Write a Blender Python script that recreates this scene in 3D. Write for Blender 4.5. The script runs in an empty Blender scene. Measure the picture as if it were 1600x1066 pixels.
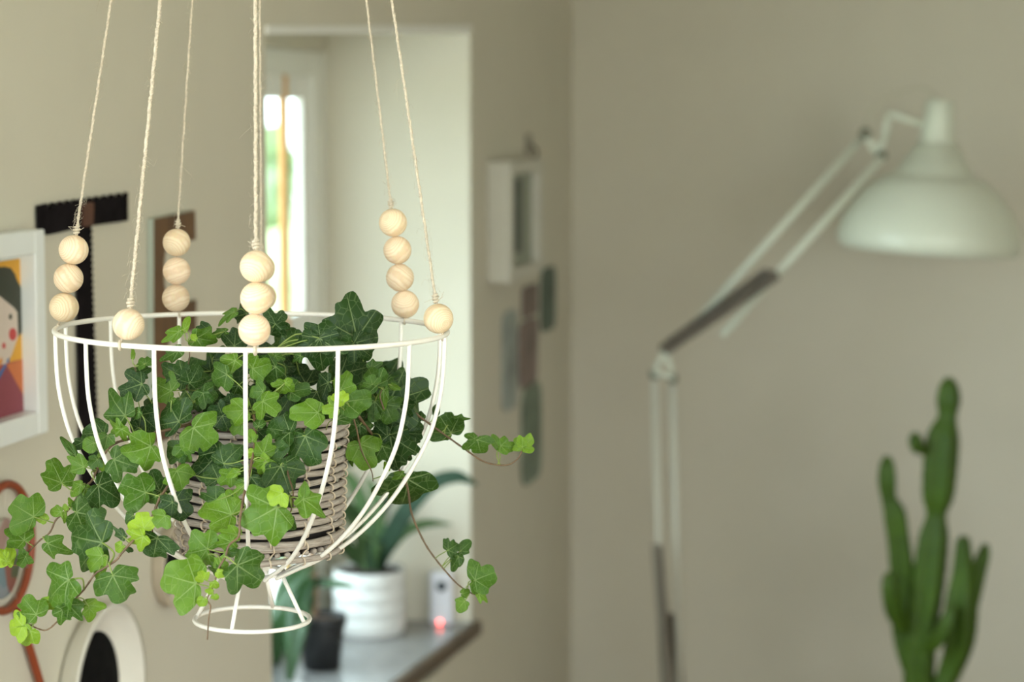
import bpy, math, random
from mathutils import Vector, Matrix
random.seed(7)
C = bpy.context.scene.collection
SC = bpy.context.scene
R = math.radians

# ------------------------------------------------------------------ camera
F = 3550.0                      # focal length in pixels of the 1600 px wide frame
YAW, PITCH = R(11.5), R(5.71)
EYE = Vector((0, 0, 1.75))
sy, cy, sp, cp = math.sin(YAW), math.cos(YAW), math.sin(PITCH), math.cos(PITCH)
RIGHT = Vector((cy, sy, 0))
HF = Vector((-sy, cy, 0))       # horizontal view direction
FWD = Vector((-sy * cp, cy * cp, -sp))
UP = Vector((-sy * sp, cy * sp, cp))
cam_d = bpy.data.cameras.new('camera')
cam = bpy.data.objects.new('camera', cam_d)
C.objects.link(cam)
m = Matrix.Identity(4)
for i, v in enumerate((RIGHT, UP, -FWD)):
    for j in range(3):
        m[j][i] = v[j]
m.translation = EYE
cam.matrix_world = m
cam_d.sensor_width = 36
cam_d.lens = 36 * F / 1600
cam_d.clip_start = .05
cam_d.dof.use_dof = True
cam_d.dof.focus_distance = 2.0
cam_d.dof.aperture_fstop = 5.4
SC.camera = cam

# ------------------------------------------------------------------ exposure, sky, sun, window daylight, added fill
SC.view_settings.view_transform = 'Standard'
SC.view_settings.look = 'None'
SC.view_settings.gamma = 1
SC.view_settings.use_curve_mapping = False
SC.view_settings.exposure = 0.35
W = bpy.data.worlds.new('overcast_sky')
SC.world = W
W.use_nodes = True
bg = W.node_tree.nodes['Background']
bg.inputs['Color'].default_value = (.76, .90, 1.0, 1)
bg.inputs['Strength'].default_value = 5.0
sun_d = bpy.data.lights.new('sun', 'SUN')
sun_d.energy = 12
sun_d.angle = R(2)
sun_d.color = (1, .95, .86)
sun = bpy.data.objects.new('sun', sun_d)
C.objects.link(sun)
sun.rotation_euler = Vector((-.42, -.55, -.72)).to_track_quat('-Z', 'Y').to_euler()

def window_light(name, loc, direction, sx, sz, watts, col=(.93, .97, 1.0)):
    d = bpy.data.lights.new(name, 'AREA')
    d.shape = 'RECTANGLE'
    d.size, d.size_y = sx, sz
    d.energy = watts
    d.color = col
    o = bpy.data.objects.new(name, d)
    C.objects.link(o)
    o.location = loc
    o.rotation_euler = Vector(direction).to_track_quat('-Z', 'Z').to_euler()
    return o

def portal(name, loc, direction, sx, sz):
    o = window_light(name, loc, direction, sx, sz, 1)
    o.data.cycles.is_portal = True
window_light('daylight_rear_window', (1.17, -2.46, 1.45), (0, 1, 0), 2.6, 1.9, 29, (1, .99, .86))
window_light('fill_right_wall', (2.46, .6, 1.5), (-1, .25, -.1), 1.9, 1.3, 23, (1, .98, .88))  # added fill for the left wall, set in an unseen opening
window_light('daylight_near_window', (-1.13, .55, 1.6), (1, .15, -.35), 1.6, 1.3, 20)
window_light('daylight_recess_window', (-1.47, 3.78, 1.2), (1, .35, -.5), 1.1, 1.1, 11, (.72, .90, 1.0)).data.spread = R(125)
portal('portal_near_window', (-1.14, .55, 1.55), (1, 0, 0), 1.7, 1.4)
portal('portal_rear_window', (1.17, -2.47, 1.45), (0, 1, 0), 2.65, 2.0)
portal('portal_recess_window', (-1.48, 4.2, 1.25), (1, 0, 0), 1.75, 1.35)

# ------------------------------------------------------------------ pixel helpers
def ray(px, py):
    return FWD + RIGHT * ((px - 800) / F) + UP * ((533 - py) / F)
def at(px, py, D):              # point seen at a pixel, D metres ahead
    r = ray(px, py)
    return EYE + r * (D / r.dot(HF))
def on_x(px, py, x):
    r = ray(px, py)
    return EYE + r * (x / r.x)
def on_y(px, py, y):
    r = ray(px, py)
    return EYE + r * (y / r.y)
def on_z(px, py, z):
    r = ray(px, py)
    return EYE + r * ((z - EYE.z) / r.z)
def depth(p):
    return (p - EYE).dot(HF)

# ------------------------------------------------------------------ materials
def new_mat(name):
    mt = bpy.data.materials.new(name)
    mt.use_nodes = True
    nt = mt.node_tree
    return mt, nt, nt.nodes['Principled BSDF'], nt.links
def plain(name, col, rough=.5, metal=0, noise=.06, scale=30, bump=0.0, spec=.5, bscale=None):
    mt, nt, b, l = new_mat(name)
    tc = nt.nodes.new('ShaderNodeTexCoord')
    nz = nt.nodes.new('ShaderNodeTexNoise')
    nz.inputs['Scale'].default_value = scale
    nz.inputs['Detail'].default_value = 4
    l.new(tc.outputs['Object'], nz.inputs['Vector'])
    rp = nt.nodes.new('ShaderNodeValToRGB')
    a, c = 1 - noise, 1 + noise
    rp.color_ramp.elements[0].position = .3
    rp.color_ramp.elements[1].position = .7
    rp.color_ramp.elements[0].color = (col[0] * a, col[1] * a, col[2] * a, 1)
    rp.color_ramp.elements[1].color = (col[0] * c, col[1] * c, col[2] * c, 1)
    l.new(nz.outputs['Fac'], rp.inputs['Fac'])
    l.new(rp.outputs['Color'], b.inputs['Base Color'])
    b.inputs['Roughness'].default_value = rough
    b.inputs['Metallic'].default_value = metal
    b.inputs['Specular IOR Level'].default_value = spec
    if bump:
        bp = nt.nodes.new('ShaderNodeBump')
        bp.inputs['Strength'].default_value = bump
        bp.inputs['Distance'].default_value = .002
        if bscale:
            n2 = nt.nodes.new('ShaderNodeTexNoise')
            n2.inputs['Scale'].default_value = bscale
            l.new(tc.outputs['Object'], n2.inputs['Vector'])
            l.new(n2.outputs['Fac'], bp.inputs['Height'])
        else:
            l.new(nz.outputs['Fac'], bp.inputs['Height'])
        l.new(bp.outputs['Normal'], b.inputs['Normal'])
    return mt
def emit(name, col, s):
    mt, nt, b, l = new_mat(name)
    b.inputs['Base Color'].default_value = (*col, 1)
    b.inputs['Emission Color'].default_value = (*col, 1)
    b.inputs['Emission Strength'].default_value = s
    return mt
def glass_mat():
    mt, nt, b, l = new_mat('window_glass')
    tr = nt.nodes.new('ShaderNodeBsdfTransparent')
    tr.inputs['Color'].default_value = (.93, .96, .94, 1)
    gl = nt.nodes.new('ShaderNodeBsdfGlossy')
    gl.inputs['Roughness'].default_value = .02
    mx = nt.nodes.new('ShaderNodeMixShader')
    mx.inputs[0].default_value = .05
    l.new(tr.outputs[0], mx.inputs[1])
    l.new(gl.outputs[0], mx.inputs[2])
    l.new(mx.outputs[0], nt.nodes['Material Output'].inputs['Surface'])
    return mt
def bead_mat():
    mt, nt, b, l = new_mat('bead_beech')
    tc = nt.nodes.new('ShaderNodeTexCoord')
    wv = nt.nodes.new('ShaderNodeTexWave')
    wv.wave_type, wv.rings_direction = 'RINGS', 'Z'
    wv.inputs['Scale'].default_value = 190
    wv.inputs['Distortion'].default_value = 3.5
    wv.inputs['Detail'].default_value = 2
    wv.inputs['Detail Scale'].default_value = .6
    l.new(tc.outputs['Object'], wv.inputs['Vector'])
    mp = nt.nodes.new('ShaderNodeMapping')
    mp.inputs['Scale'].default_value = (900, 900, 60)
    l.new(tc.outputs['Object'], mp.inputs['Vector'])
    nz = nt.nodes.new('ShaderNodeTexNoise')
    nz.inputs['Scale'].default_value = 1
    l.new(mp.outputs[0], nz.inputs['Vector'])
    rp = nt.nodes.new('ShaderNodeValToRGB')
    rp.color_ramp.elements[0].color = (.775, .585, .385, 1)
    rp.color_ramp.elements[1].color = (.86, .70, .505, 1)
    rp.color_ramp.elements[0].position = .05
    rp.color_ramp.elements[1].position = .6
    l.new(wv.outputs['Fac'], rp.inputs['Fac'])
    mx = nt.nodes.new('ShaderNodeMix')
    mx.data_type = 'RGBA'
    mx.blend_type = 'MULTIPLY'
    mx.inputs['Factor'].default_value = .16
    l.new(rp.outputs['Color'], mx.inputs['A'])
    l.new(nz.outputs['Color'], mx.inputs['B'])
    oi = nt.nodes.new('ShaderNodeObjectInfo')
    m2 = nt.nodes.new('ShaderNodeMix')
    m2.data_type = 'RGBA'
    m2.blend_type = 'MULTIPLY'
    m2.inputs['Factor'].default_value = 1
    l.new(mx.outputs['Result'], m2.inputs['A'])
    l.new(oi.outputs['Color'], m2.inputs['B'])
    l.new(m2.outputs['Result'], b.inputs['Base Color'])
    b.inputs['Roughness'].default_value = .55
    b.inputs['Specular IOR Level'].default_value = .3
    return mt
def wood_mat(name, c0, c1, stretch=(1, 1, 12), scale=60, rough=.6, bump=.3):
    mt, nt, b, l = new_mat(name)
    tc = nt.nodes.new('ShaderNodeTexCoord')
    mp = nt.nodes.new('ShaderNodeMapping')
    mp.inputs['Scale'].default_value = [scale / s for s in stretch]
    l.new(tc.outputs['Object'], mp.inputs['Vector'])
    nz = nt.nodes.new('ShaderNodeTexNoise')
    nz.inputs['Scale'].default_value = 1
    nz.inputs['Detail'].default_value = 6
    l.new(mp.outputs[0], nz.inputs['Vector'])
    rp = nt.nodes.new('ShaderNodeValToRGB')
    rp.color_ramp.elements[0].position = .32
    rp.color_ramp.elements[1].position = .68
    rp.color_ramp.elements[0].color = (*c0, 1)
    rp.color_ramp.elements[1].color = (*c1, 1)
    l.new(nz.outputs['Fac'], rp.inputs['Fac'])
    l.new(rp.outputs['Color'], b.inputs['Base Color'])
    b.inputs['Roughness'].default_value = rough
    bp = nt.nodes.new('ShaderNodeBump')
    bp.inputs['Strength'].default_value = bump
    bp.inputs['Distance'].default_value = .001
    l.new(nz.outputs['Fac'], bp.inputs['Height'])
    l.new(bp.outputs['Normal'], b.inputs['Normal'])
    return mt
def rattan_mat():
    # grain runs along the rod: UV u follows the rod, v goes round it
    mt, nt, b, l = new_mat('grey_rattan')
    uv = nt.nodes.new('ShaderNodeUVMap')
    mp = nt.nodes.new('ShaderNodeMapping')
    mp.inputs['Scale'].default_value = (60, 14, 1)
    l.new(uv.outputs[0], mp.inputs['Vector'])
    oi = nt.nodes.new('ShaderNodeObjectInfo')
    nz = nt.nodes.new('ShaderNodeTexNoise')
    nz.noise_dimensions = '4D'
    nz.inputs['Scale'].default_value = 1
    nz.inputs['Detail'].default_value = 6
    nz.inputs['Roughness'].default_value = .65
    l.new(mp.outputs[0], nz.inputs['Vector'])
    mu = nt.nodes.new('ShaderNodeMath')
    mu.operation = 'MULTIPLY'
    mu.inputs[1].default_value = 37
    l.new(oi.outputs['Random'], mu.inputs[0])
    l.new(mu.outputs[0], nz.inputs['W'])
    rp = nt.nodes.new('ShaderNodeValToRGB')
    rp.color_ramp.elements[0].position = .3
    rp.color_ramp.elements[1].position = .7
    rp.color_ramp.elements[0].color = (.20, .165, .135, 1)
    rp.color_ramp.elements[1].color = (.53, .46, .39, 1)
    l.new(nz.outputs['Fac'], rp.inputs['Fac'])
    l.new(rp.outputs['Color'], b.inputs['Base Color'])
    b.inputs['Roughness'].default_value = .75
    bp = nt.nodes.new('ShaderNodeBump')
    bp.inputs['Strength'].default_value = .5
    bp.inputs['Distance'].default_value = .001
    l.new(nz.outputs['Fac'], bp.inputs['Height'])
    l.new(bp.outputs['Normal'], b.inputs['Normal'])
    return mt
def leaf_mat():
    mt, nt, b, l = new_mat('ivy_leaf')
    N = nt.nodes.new
    def mth(op, a, c=None, clamp=False):
        n = N('ShaderNodeMath')
        n.operation = op
        n.use_clamp = clamp
        for i, v in enumerate((a, c)):
            if v is None:
                continue
            if isinstance(v, (int, float)):
                n.inputs[i].default_value = v
            else:
                l.new(v, n.inputs[i])
        return n.outputs[0]
    uv = N('ShaderNodeUVMap')
    sep = N('ShaderNodeSeparateXYZ')
    l.new(uv.outputs[0], sep.inputs[0])
    x, y = sep.outputs[0], sep.outputs[1]
    veins = None
    for ang, wd in ((0, .021), (52, .018), (-52, .018), (102, .014), (-102, .014)):
        s, c = math.sin(R(ang)), math.cos(R(ang))
        along = mth('ADD', mth('MULTIPLY', x, s), mth('MULTIPLY', y, c))
        across = mth('ABSOLUTE', mth('SUBTRACT', mth('MULTIPLY', x, c), mth('MULTIPLY', y, s)))
        w = mth('MULTIPLY', mth('SUBTRACT', 1.15, along), wd)
        mk = mth('SUBTRACT', 1.6, mth('DIVIDE', across, w), True)
        mk = mth('MULTIPLY', mk, mth('GREATER_THAN', along, 0.0))
        veins = mk if veins is None else mth('MAXIMUM', veins, mk)
    oi = N('ShaderNodeObjectInfo')
    vr = N('ShaderNodeTexVoronoi')
    vr.feature = 'DISTANCE_TO_EDGE'
    vr.inputs['Scale'].default_value = 4.6
    vo = N('ShaderNodeVectorMath')
    vo.operation = 'ADD'
    cmb = N('ShaderNodeCombineXYZ')
    l.new(mth('MULTIPLY', oi.outputs['Random'], 20), cmb.inputs[2])
    l.new(uv.outputs[0], vo.inputs[0])
    l.new(cmb.outputs[0], vo.inputs[1])
    l.new(vo.outputs[0], vr.inputs['Vector'])
    fine = mth('SUBTRACT', 1.0, mth('MULTIPLY', vr.outputs['Distance'], 19), True)
    fine = mth('MULTIPLY', fine, .45)
    allv = mth('MAXIMUM', veins, fine)
    nz = N('ShaderNodeTexNoise')
    nz.inputs['Scale'].default_value = 3
    nz.inputs['Detail'].default_value = 4
    l.new(vo.outputs[0], nz.inputs['Vector'])
    sepc = N('ShaderNodeSeparateColor')
    l.new(oi.outputs['Color'], sepc.inputs[0])
    tone = mth('ADD', sepc.outputs[0], mth('MULTIPLY', mth('SUBTRACT', nz.outputs['Fac'], .5), .22))
    rp = N('ShaderNodeValToRGB')
    els = rp.color_ramp.elements
    cols = [(0, (.012, .036, .009)), (.28, (.024, .066, .009)), (.5, (.055, .130, .012)),
            (.72, (.115, .225, .016)), (1, (.29, .44, .03))]
    els[0].position, els[0].color = 0, (*cols[0][1], 1)
    els[1].position, els[1].color = 1, (*cols[-1][1], 1)
    for p, c in cols[1:-1]:
        e = els.new(p)
        e.color = (*c, 1)
    l.new(tone, rp.inputs['Fac'])
    vc = N('ShaderNodeMix')
    vc.data_type = 'RGBA'
    l.new(mth('MULTIPLY', allv, .62), vc.inputs['Factor'])
    l.new(rp.outputs['Color'], vc.inputs['A'])
    lighten = N('ShaderNodeMix')
    lighten.data_type = 'RGBA'
    lighten.inputs['Factor'].default_value = .5
    l.new(rp.outputs['Color'], lighten.inputs['A'])
    lighten.inputs['B'].default_value = (.42, .55, .25, 1)
    l.new(lighten.outputs['Result'], vc.inputs['B'])
    l.new(vc.outputs['Result'], b.inputs['Base Color'])
    b.inputs['Roughness'].default_value = .40
    b.inputs['Specular IOR Level'].default_value = .22
    bp = N('ShaderNodeBump')
    bp.inputs['Strength'].default_value = .5
    bp.inputs['Distance'].default_value = .0012
    l.new(mth('ADD', mth('MULTIPLY', allv, -.7), mth('MULTIPLY', nz.outputs['Fac'], .6)), bp.inputs['Height'])
    l.new(bp.outputs['Normal'], b.inputs['Normal'])
    tl = N('ShaderNodeBsdfTranslucent')
    tcol = N('ShaderNodeMix')
    tcol.data_type = 'RGBA'
    tcol.blend_type = 'MULTIPLY'
    tcol.inputs['Factor'].default_value = 1
    l.new(vc.outputs['Result'], tcol.inputs['A'])
    tcol.inputs['B'].default_value = (2.0, 1.7, .6, 1)
    l.new(tcol.outputs['Result'], tl.inputs['Color'])
    mx = N('ShaderNodeMixShader')
    mx.inputs[0].default_value = .18
    l.new(b.outputs[0], mx.inputs[1])
    l.new(tl.outputs[0], mx.inputs[2])
    l.new(mx.outputs[0], nt.nodes['Material Output'].inputs['Surface'])
    return mt

PAINT = (.61, .57, .463)
M_wall = plain('wall_paint', PAINT, .85, noise=.015, scale=6, bump=.15, bscale=220)
M_ceil = plain('ceiling_paint', (.75, .73, .66), .9, noise=.01)
M_floor = wood_mat('floor_boards', (.20, .12, .06), (.32, .20, .11), (1, 14, 1), 40, .45)
M_white = plain('white_lacquer', (.80, .79, .74), .35, noise=.015)
M_wire = plain('cream_wire_enamel', (.86, .83, .75), .38, noise=.02, scale=200)
M_bead = bead_mat()
M_jute = plain('jute', (.57, .49, .37), .9, noise=.2, scale=400, bump=.3)
M_rattan = rattan_mat()
M_bind = plain('binding_cane', (.56, .46, .34), .6, noise=.15, scale=120)
M_liner = plain('black_liner', (.018, .015, .013), .7)
M_soil = plain('potting_soil', (.035, .024, .016), .95, noise=.5, scale=140, bump=.8)
M_leaf = leaf_mat()
M_stem = plain('ivy_stem', (.13, .08, .04), .6, noise=.3, scale=90)
M_pet = plain('ivy_petiole', (.20, .27, .055), .5, noise=.2, scale=90)
M_glass = glass_mat()

# ------------------------------------------------------------------ mesh builder
class MB:
    def __init__(s):
        s.v, s.f, s.sm, s.mi, s.uv = [], [], [], [], {}
    def face(s, idx, smooth=False, mi=0):
        s.f.append(tuple(idx)); s.sm.append(smooth); s.mi.append(mi)
    def box(s, a, b, mi=0):
        n = len(s.v)
        (x0, y0, z0), (x1, y1, z1) = a, b
        x0, x1 = min(x0, x1), max(x0, x1)
        y0, y1 = min(y0, y1), max(y0, y1)
        z0, z1 = min(z0, z1), max(z0, z1)
        s.v += [Vector(p) for p in ((x0, y0, z0), (x1, y0, z0), (x1, y1, z0), (x0, y1, z0),
                                    (x0, y0, z1), (x1, y0, z1), (x1, y1, z1), (x0, y1, z1))]
        for q in ((0, 3, 2, 1), (4, 5, 6, 7), (0, 1, 5, 4), (1, 2, 6, 5), (2, 3, 7, 6), (3, 0, 4, 7)):
            s.face([n + i for i in q], mi=mi)
        return s
    def tube(s, path, r, sides=8, closed=False, mi=0, up=None):
        path = [Vector(p) for p in path]
        n = len(path)
        rs = r if isinstance(r, (list, tuple)) else [r] * n
        base = len(s.v)
        tg = []
        for i in range(n):
            if closed:
                t = path[(i + 1) % n] - path[i - 1]
            else:
                t = path[min(i + 1, n - 1)] - path[max(i - 1, 0)]
            tg.append(t.normalized() if t.length > 1e-9 else Vector((0, 0, 1)))
        u = (up or (Vector((0, 0, 1)) if abs(tg[0].z) < .9 else Vector((1, 0, 0))))
        u = (u - tg[0] * u.dot(tg[0])).normalized()
        dist = 0
        for i in range(n):
            if i:
                dist += (path[i] - path[i - 1]).length
                u = u - tg[i] * u.dot(tg[i])
                u = u.normalized() if u.length > 1e-6 else tg[i].orthogonal().normalized()
            w = tg[i].cross(u)
            for k in range(sides):
                a = 2 * math.pi * k / sides
                s.v.append(path[i] + (u * math.cos(a) + w * math.sin(a)) * rs[i])
                s.uv[len(s.v) - 1] = (dist, k / sides)
        m_ = n if closed else n - 1
        for i in range(m_):
            for k in range(sides):
                a, b = base + i * sides, base + ((i + 1) % n) * sides
                k2 = (k + 1) % sides
                s.face((a + k, a + k2, b + k2, b + k), True, mi)
        if not closed:
            s.face([base + k for k in reversed(range(sides))], False, mi)
            s.face([base + (n - 1) * sides + k for k in range(sides)], False, mi)
        return s
    def lathe(s, prof, center, axis=(0, 0, 1), seg=40, mi=0, smooth=True):
        ax = Vector(axis).normalized()
        u = ax.orthogonal().normalized()
        w = ax.cross(u)
        base = len(s.v)
        for (r, h) in prof:
            for k in range(seg):
                a = 2 * math.pi * k / seg
                s.v.append(Vector(center) + ax * h + (u * math.cos(a) + w * math.sin(a)) * r)
        for i in range(len(prof) - 1):
            for k in range(seg):
                k2 = (k + 1) % seg
                s.face((base + i * seg + k, base + i * seg + k2, base + (i + 1) * seg + k2, base + (i + 1) * seg + k), smooth, mi)
        if prof[0][0] > 1e-6:
            s.face([base + k for k in reversed(range(seg))], False, mi)
        if prof[-1][0] > 1e-6:
            s.face([base + (len(prof) - 1) * seg + k for k in range(seg)], False, mi)
        return s
    def prism(s, pts, ext, mi=0, mi_side=None):
        """closed outline pts (world) pushed along ext"""
        base = len(s.v)
        n = len(pts)
        ext = Vector(ext)
        s.v += [Vector(p) for p in pts] + [Vector(p) + ext for p in pts]
        s.face([base + i for i in reversed(range(n))], False, mi)
        s.face([base + n + i for i in range(n)], False, mi)
        for i in range(n):
            j = (i + 1) % n
            s.face((base + i, base + j, base + n + j, base + n + i), False, mi if mi_side is None else mi_side)
        return s

def build(name, mb, mat, parent=None, origin=None, fix=True):
    """origin: world location of the object (a part sits at its thing's base)"""
    if origin is None:
        if parent is not None:
            origin = parent['_o']
        else:
            xs = [v.x for v in mb.v]; ys = [v.y for v in mb.v]; zs = [v.z for v in mb.v]
            origin = Vector(((min(xs) + max(xs)) / 2, (min(ys) + max(ys)) / 2, min(zs)))
    origin = Vector(origin)
    me = bpy.data.meshes.new(name)
    me.from_pydata([v - origin for v in mb.v], [], mb.f)
    for i, p in enumerate(me.polygons):
        p.use_smooth = mb.sm[i]
        p.material_index = mb.mi[i]
    if mb.uv:
        ul = me.uv_layers.new(name='UVMap')
        for lp in me.loops:
            ul.data[lp.index].uv = mb.uv.get(lp.vertex_index, (0, 0))
    for mm in (mat if isinstance(mat, (list, tuple)) else [mat]):
        me.materials.append(mm)
    if fix:
        import bmesh
        bm = bmesh.new()
        bm.from_mesh(me)
        bmesh.ops.recalc_face_normals(bm, faces=bm.faces)
        bm.to_mesh(me)
        bm.free()
    o = bpy.data.objects.new(name, me)
    C.objects.link(o)
    o['_o'] = list(origin)
    if parent is not None:
        o.parent = parent
        o.location = origin - Vector(parent['_o'])
    else:
        o.location = origin
    return o
def empty(name, loc):
    o = bpy.data.objects.new(name, None)
    C.objects.link(o)
    o.location = loc
    o.empty_display_size = .02
    o['_o'] = list(loc)
    return o
def tag(o, label=None, cat=None, group=None, kind=None):
    if label: o['label'] = label
    if cat: o['category'] = cat
    if group: o['group'] = group
    if kind: o['kind'] = kind
    return o
def bevel(o, w, seg=2):
    md = o.modifiers.new('edge', 'BEVEL')
    md.width, md.segments, md.limit_method = w, seg, 'ANGLE'
    return o
def spline(pts, n=8, closed=False):
    """Catmull-Rom through pts"""
    pts = [Vector(p) for p in pts]
    out, m_ = [], len(pts)
    for i in range(m_ if closed else m_ - 1):
        if closed:
            p0, p1, p2, p3 = pts[i - 1], pts[i], pts[(i + 1) % m_], pts[(i + 2) % m_]
        else:
            p0, p1, p2, p3 = pts[max(i - 1, 0)], pts[i], pts[i + 1], pts[min(i + 2, m_ - 1)]
        for k in range(n):
            t = k / n
            out.append(.5 * ((2 * p1) + (p2 - p0) * t + (2 * p0 - 5 * p1 + 4 * p2 - p3) * t * t + (3 * p1 - p0 - 3 * p2 + p3) * t ** 3))
    if not closed:
        out.append(pts[-1])
    return out
def lerp_tab(tab, x):
    for (a, va), (b, vb) in zip(tab, tab[1:]):
        if x <= b:
            t = (x - a) / (b - a)
            return va + (vb - va) * t
    return tab[-1][1]

# ------------------------------------------------------------------ room shell
XW = -1.1                                        # face of the left wall
CORNER = on_x(893, 600, XW)
YB = CORNER.y                                    # face of the back wall
P_FAR = on_x(735, 500, XW)
YF = P_FAR.y                                     # far end of the window recess
YN = on_x(424, 980, XW).y                        # near end of the window recess
Z_TOP = on_x(735, 40, XW).z
P_SILL = on_x(755, 968, XW + .02)
Z_SILL = P_SILL.z
X_WIN = on_y(511, 300, YF).x                     # inner face of the window frame
XR, YR, ZC = 2.5, -2.5, 2.74
TH = XW - X_WIN + .035
wl = MB()
Y2A, Y2B, Z2A, Z2B = -.3, 1.4, .85, 2.25         # second window, left of the camera
wl.box((XW - TH, YR, 0), (XW, Y2A, ZC))
wl.box((XW - TH, Y2A, 0), (XW, Y2B, Z2A))
wl.box((XW - TH, Y2A, Z2B), (XW, Y2B, ZC))
wl.box((XW - TH, Y2B, 0), (XW, YN, ZC))
wl.box((XW - TH, YN, 0), (XW, YF, Z_SILL - .035))
Z_TOPN = on_x(418, 42, XW).z                     # the old lintel sags a little towards the near end
wl.prism([Vector((XW - TH, YN, Z_TOPN)), Vector((XW - TH, YF, Z_TOP)), Vector((XW - TH, YF, ZC)), Vector((XW - TH, YN, ZC))], (TH, 0, 0))
wl.box((XW - TH, YF, 0), (XW, YB + .2, ZC))
tag(build('wall_left', wl, M_wall), kind='structure')
tag(build('wall_back', MB().box((XW, YB, 0), (XR + .2, YB + .2, ZC)), M_wall), kind='structure')
wrt = MB().box((XR, YR - .2, 0), (XR + .2, -.4, ZC)).box((XR, 1.6, 0), (XR + .2, YB, ZC)).box((XR, -.4, 0), (XR + .2, 1.6, .8)).box((XR, -.4, 2.2), (XR + .2, 1.6, ZC))  # opening made for the added right-hand fill light
tag(build('wall_right', wrt, M_wall), kind='structure')
wr = MB()
wr.box((XW - TH, YR - .2, 0), (-.15, YR, ZC)).box((-.15, YR - .2, 0), (XR, YR, .45)).box((-.15, YR - .2, 2.45), (XR, YR, ZC))
tag(build('wall_rear', wr, M_wall), kind='structure')
tag(build('floor', MB().box((XW - TH, YR - .2, -.1), (XR + .2, YB + .2, 0)), M_floor), kind='structure')
tag(build('ceiling', MB().box((XW - TH, YR - .2, ZC), (XR + .2, YB + .2, ZC + .1)), M_ceil), kind='structure')
bb = MB().box((XW, YB - .015, 0), (XR, YB, .08))
tag(bevel(build('baseboard_back', bb, M_white), .004), kind='structure')
bb = MB().box((XW, YR, 0), (XW + .015, YB - .015, .08))
tag(bevel(build('baseboard_left', bb, M_white), .004), kind='structure')

# window sill: polished grey stone board with a rounded dark front edge
M_sill = plain('sill_stone', (.27, .265, .26), .16, noise=.12, scale=25)
M_sedge = wood_mat('sill_edge_wood', (.075, .05, .032), (.13, .09, .055), (1, 10, 1), 60, .5)
PB = on_z(628, 1064, Z_SILL)
dirv = (P_SILL - PB)
PBn = PB + (PB - P_SILL) * ((YN - PB.y) / (PB.y - P_SILL.y))
ye = YF + .035
PBf = P_SILL
sl = MB()
xin = X_WIN - .02
outl = [Vector((xin, YN, 0)), Vector((PBn.x - .02, YN, 0)), Vector((P_SILL.x - .02, YF, 0)), Vector((xin, YF, 0))]
sl.prism([Vector((p.x, p.y, Z_SILL - .03)) for p in outl], (0, 0, .03))
sill = tag(build('trim_1', sl, M_sill), kind='structure')
ed = MB()
ed.prism([Vector((PBn.x - .02, YN, Z_SILL - .035)), Vector((PBn.x, YN, Z_SILL - .035)), Vector((P_SILL.x, ye, Z_SILL - .035)), Vector((P_SILL.x - .02, ye, Z_SILL - .035))], (0, 0, .035))
e = build('sill_edge', ed, M_sedge, sill)
bevel(e, .008, 3)

# window in the recess
def yw(px, x=None):
    return on_x(px, 400, X_WIN if x is None else x).y
zt = lambda py: on_x(495, py, X_WIN).z
win = tag(empty('window_1', (X_WIN, (YN + YF) / 2, Z_SILL)), kind='structure')
fx0, fx1 = X_WIN - .038, X_WIN
M_frame = plain('window_frame_paint', (.74, .73, .66), .4, noise=.01)
M_orange = wood_mat('orange_pine', (.62, .33, .10), (.74, .42, .15), (1, 1, 14), 60, .45)
y_st0 = yw(492)
fr = MB()
fr.box((fx0, y_st0, Z_SILL), (fx1, YF, zt(80)))
fr.box((fx0, YN, zt(80) - .055), (fx1, y_st0, zt(80)))
fr.box((fx0, YN, Z_SILL), (fx1, y_st0, Z_SILL + .05))
fr.box((fx0, YN, Z_SILL + .05), (fx1, YN + .07, zt(80) - .055))
bevel(build('window_frame', fr, M_frame, win), .004)
hd = MB().box((X_WIN - .034, YN, zt(80)), (X_WIN + .005, YF, Z_TOP))
build('window_header', hd, M_wall, win)
z_lo, z_hi = Z_SILL + .05, zt(80) - .055
def stile(name, pxa, pxb, mat):
    return bevel(build(name, MB().box((fx0 + .014, yw(pxa), z_lo), (fx1 - .004, yw(pxb), z_hi)), mat, win), .004)
stile('sash_stile', 478, 491, M_white)
bevel(build('mullion', MB().box((X_WIN - .018, yw(449), z_lo), (X_WIN - .004, yw(456), z_hi)), M_orange, win), .003)
ymid = YN + .45
bevel(build('sash_stile', MB().box((fx0 + .01, ymid - .04, z_lo), (fx1 - .004, ymid + .04, z_hi)), M_white, win), .004)
zr = zt(505)
for (a, b) in ((yw(456), yw(478)), (ymid + .04, yw(449)), (YN + .07, ymid - .04)):
    rl = MB().box((fx0 + .012, a, z_hi - .05), (fx1 - .005, b, z_hi)).box((fx0 + .012, a, zr - .03), (fx1 - .005, b, zr + .03)).box((fx0 + .012, a, z_lo), (fx1 - .005, b, z_lo + .05))
    bevel(build('sash_rail', rl, M_white, win), .003)
    build('pane', MB().box((X_WIN - .014, a, z_lo), (X_WIN - .011, b, z_hi)), M_glass, win)

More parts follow.
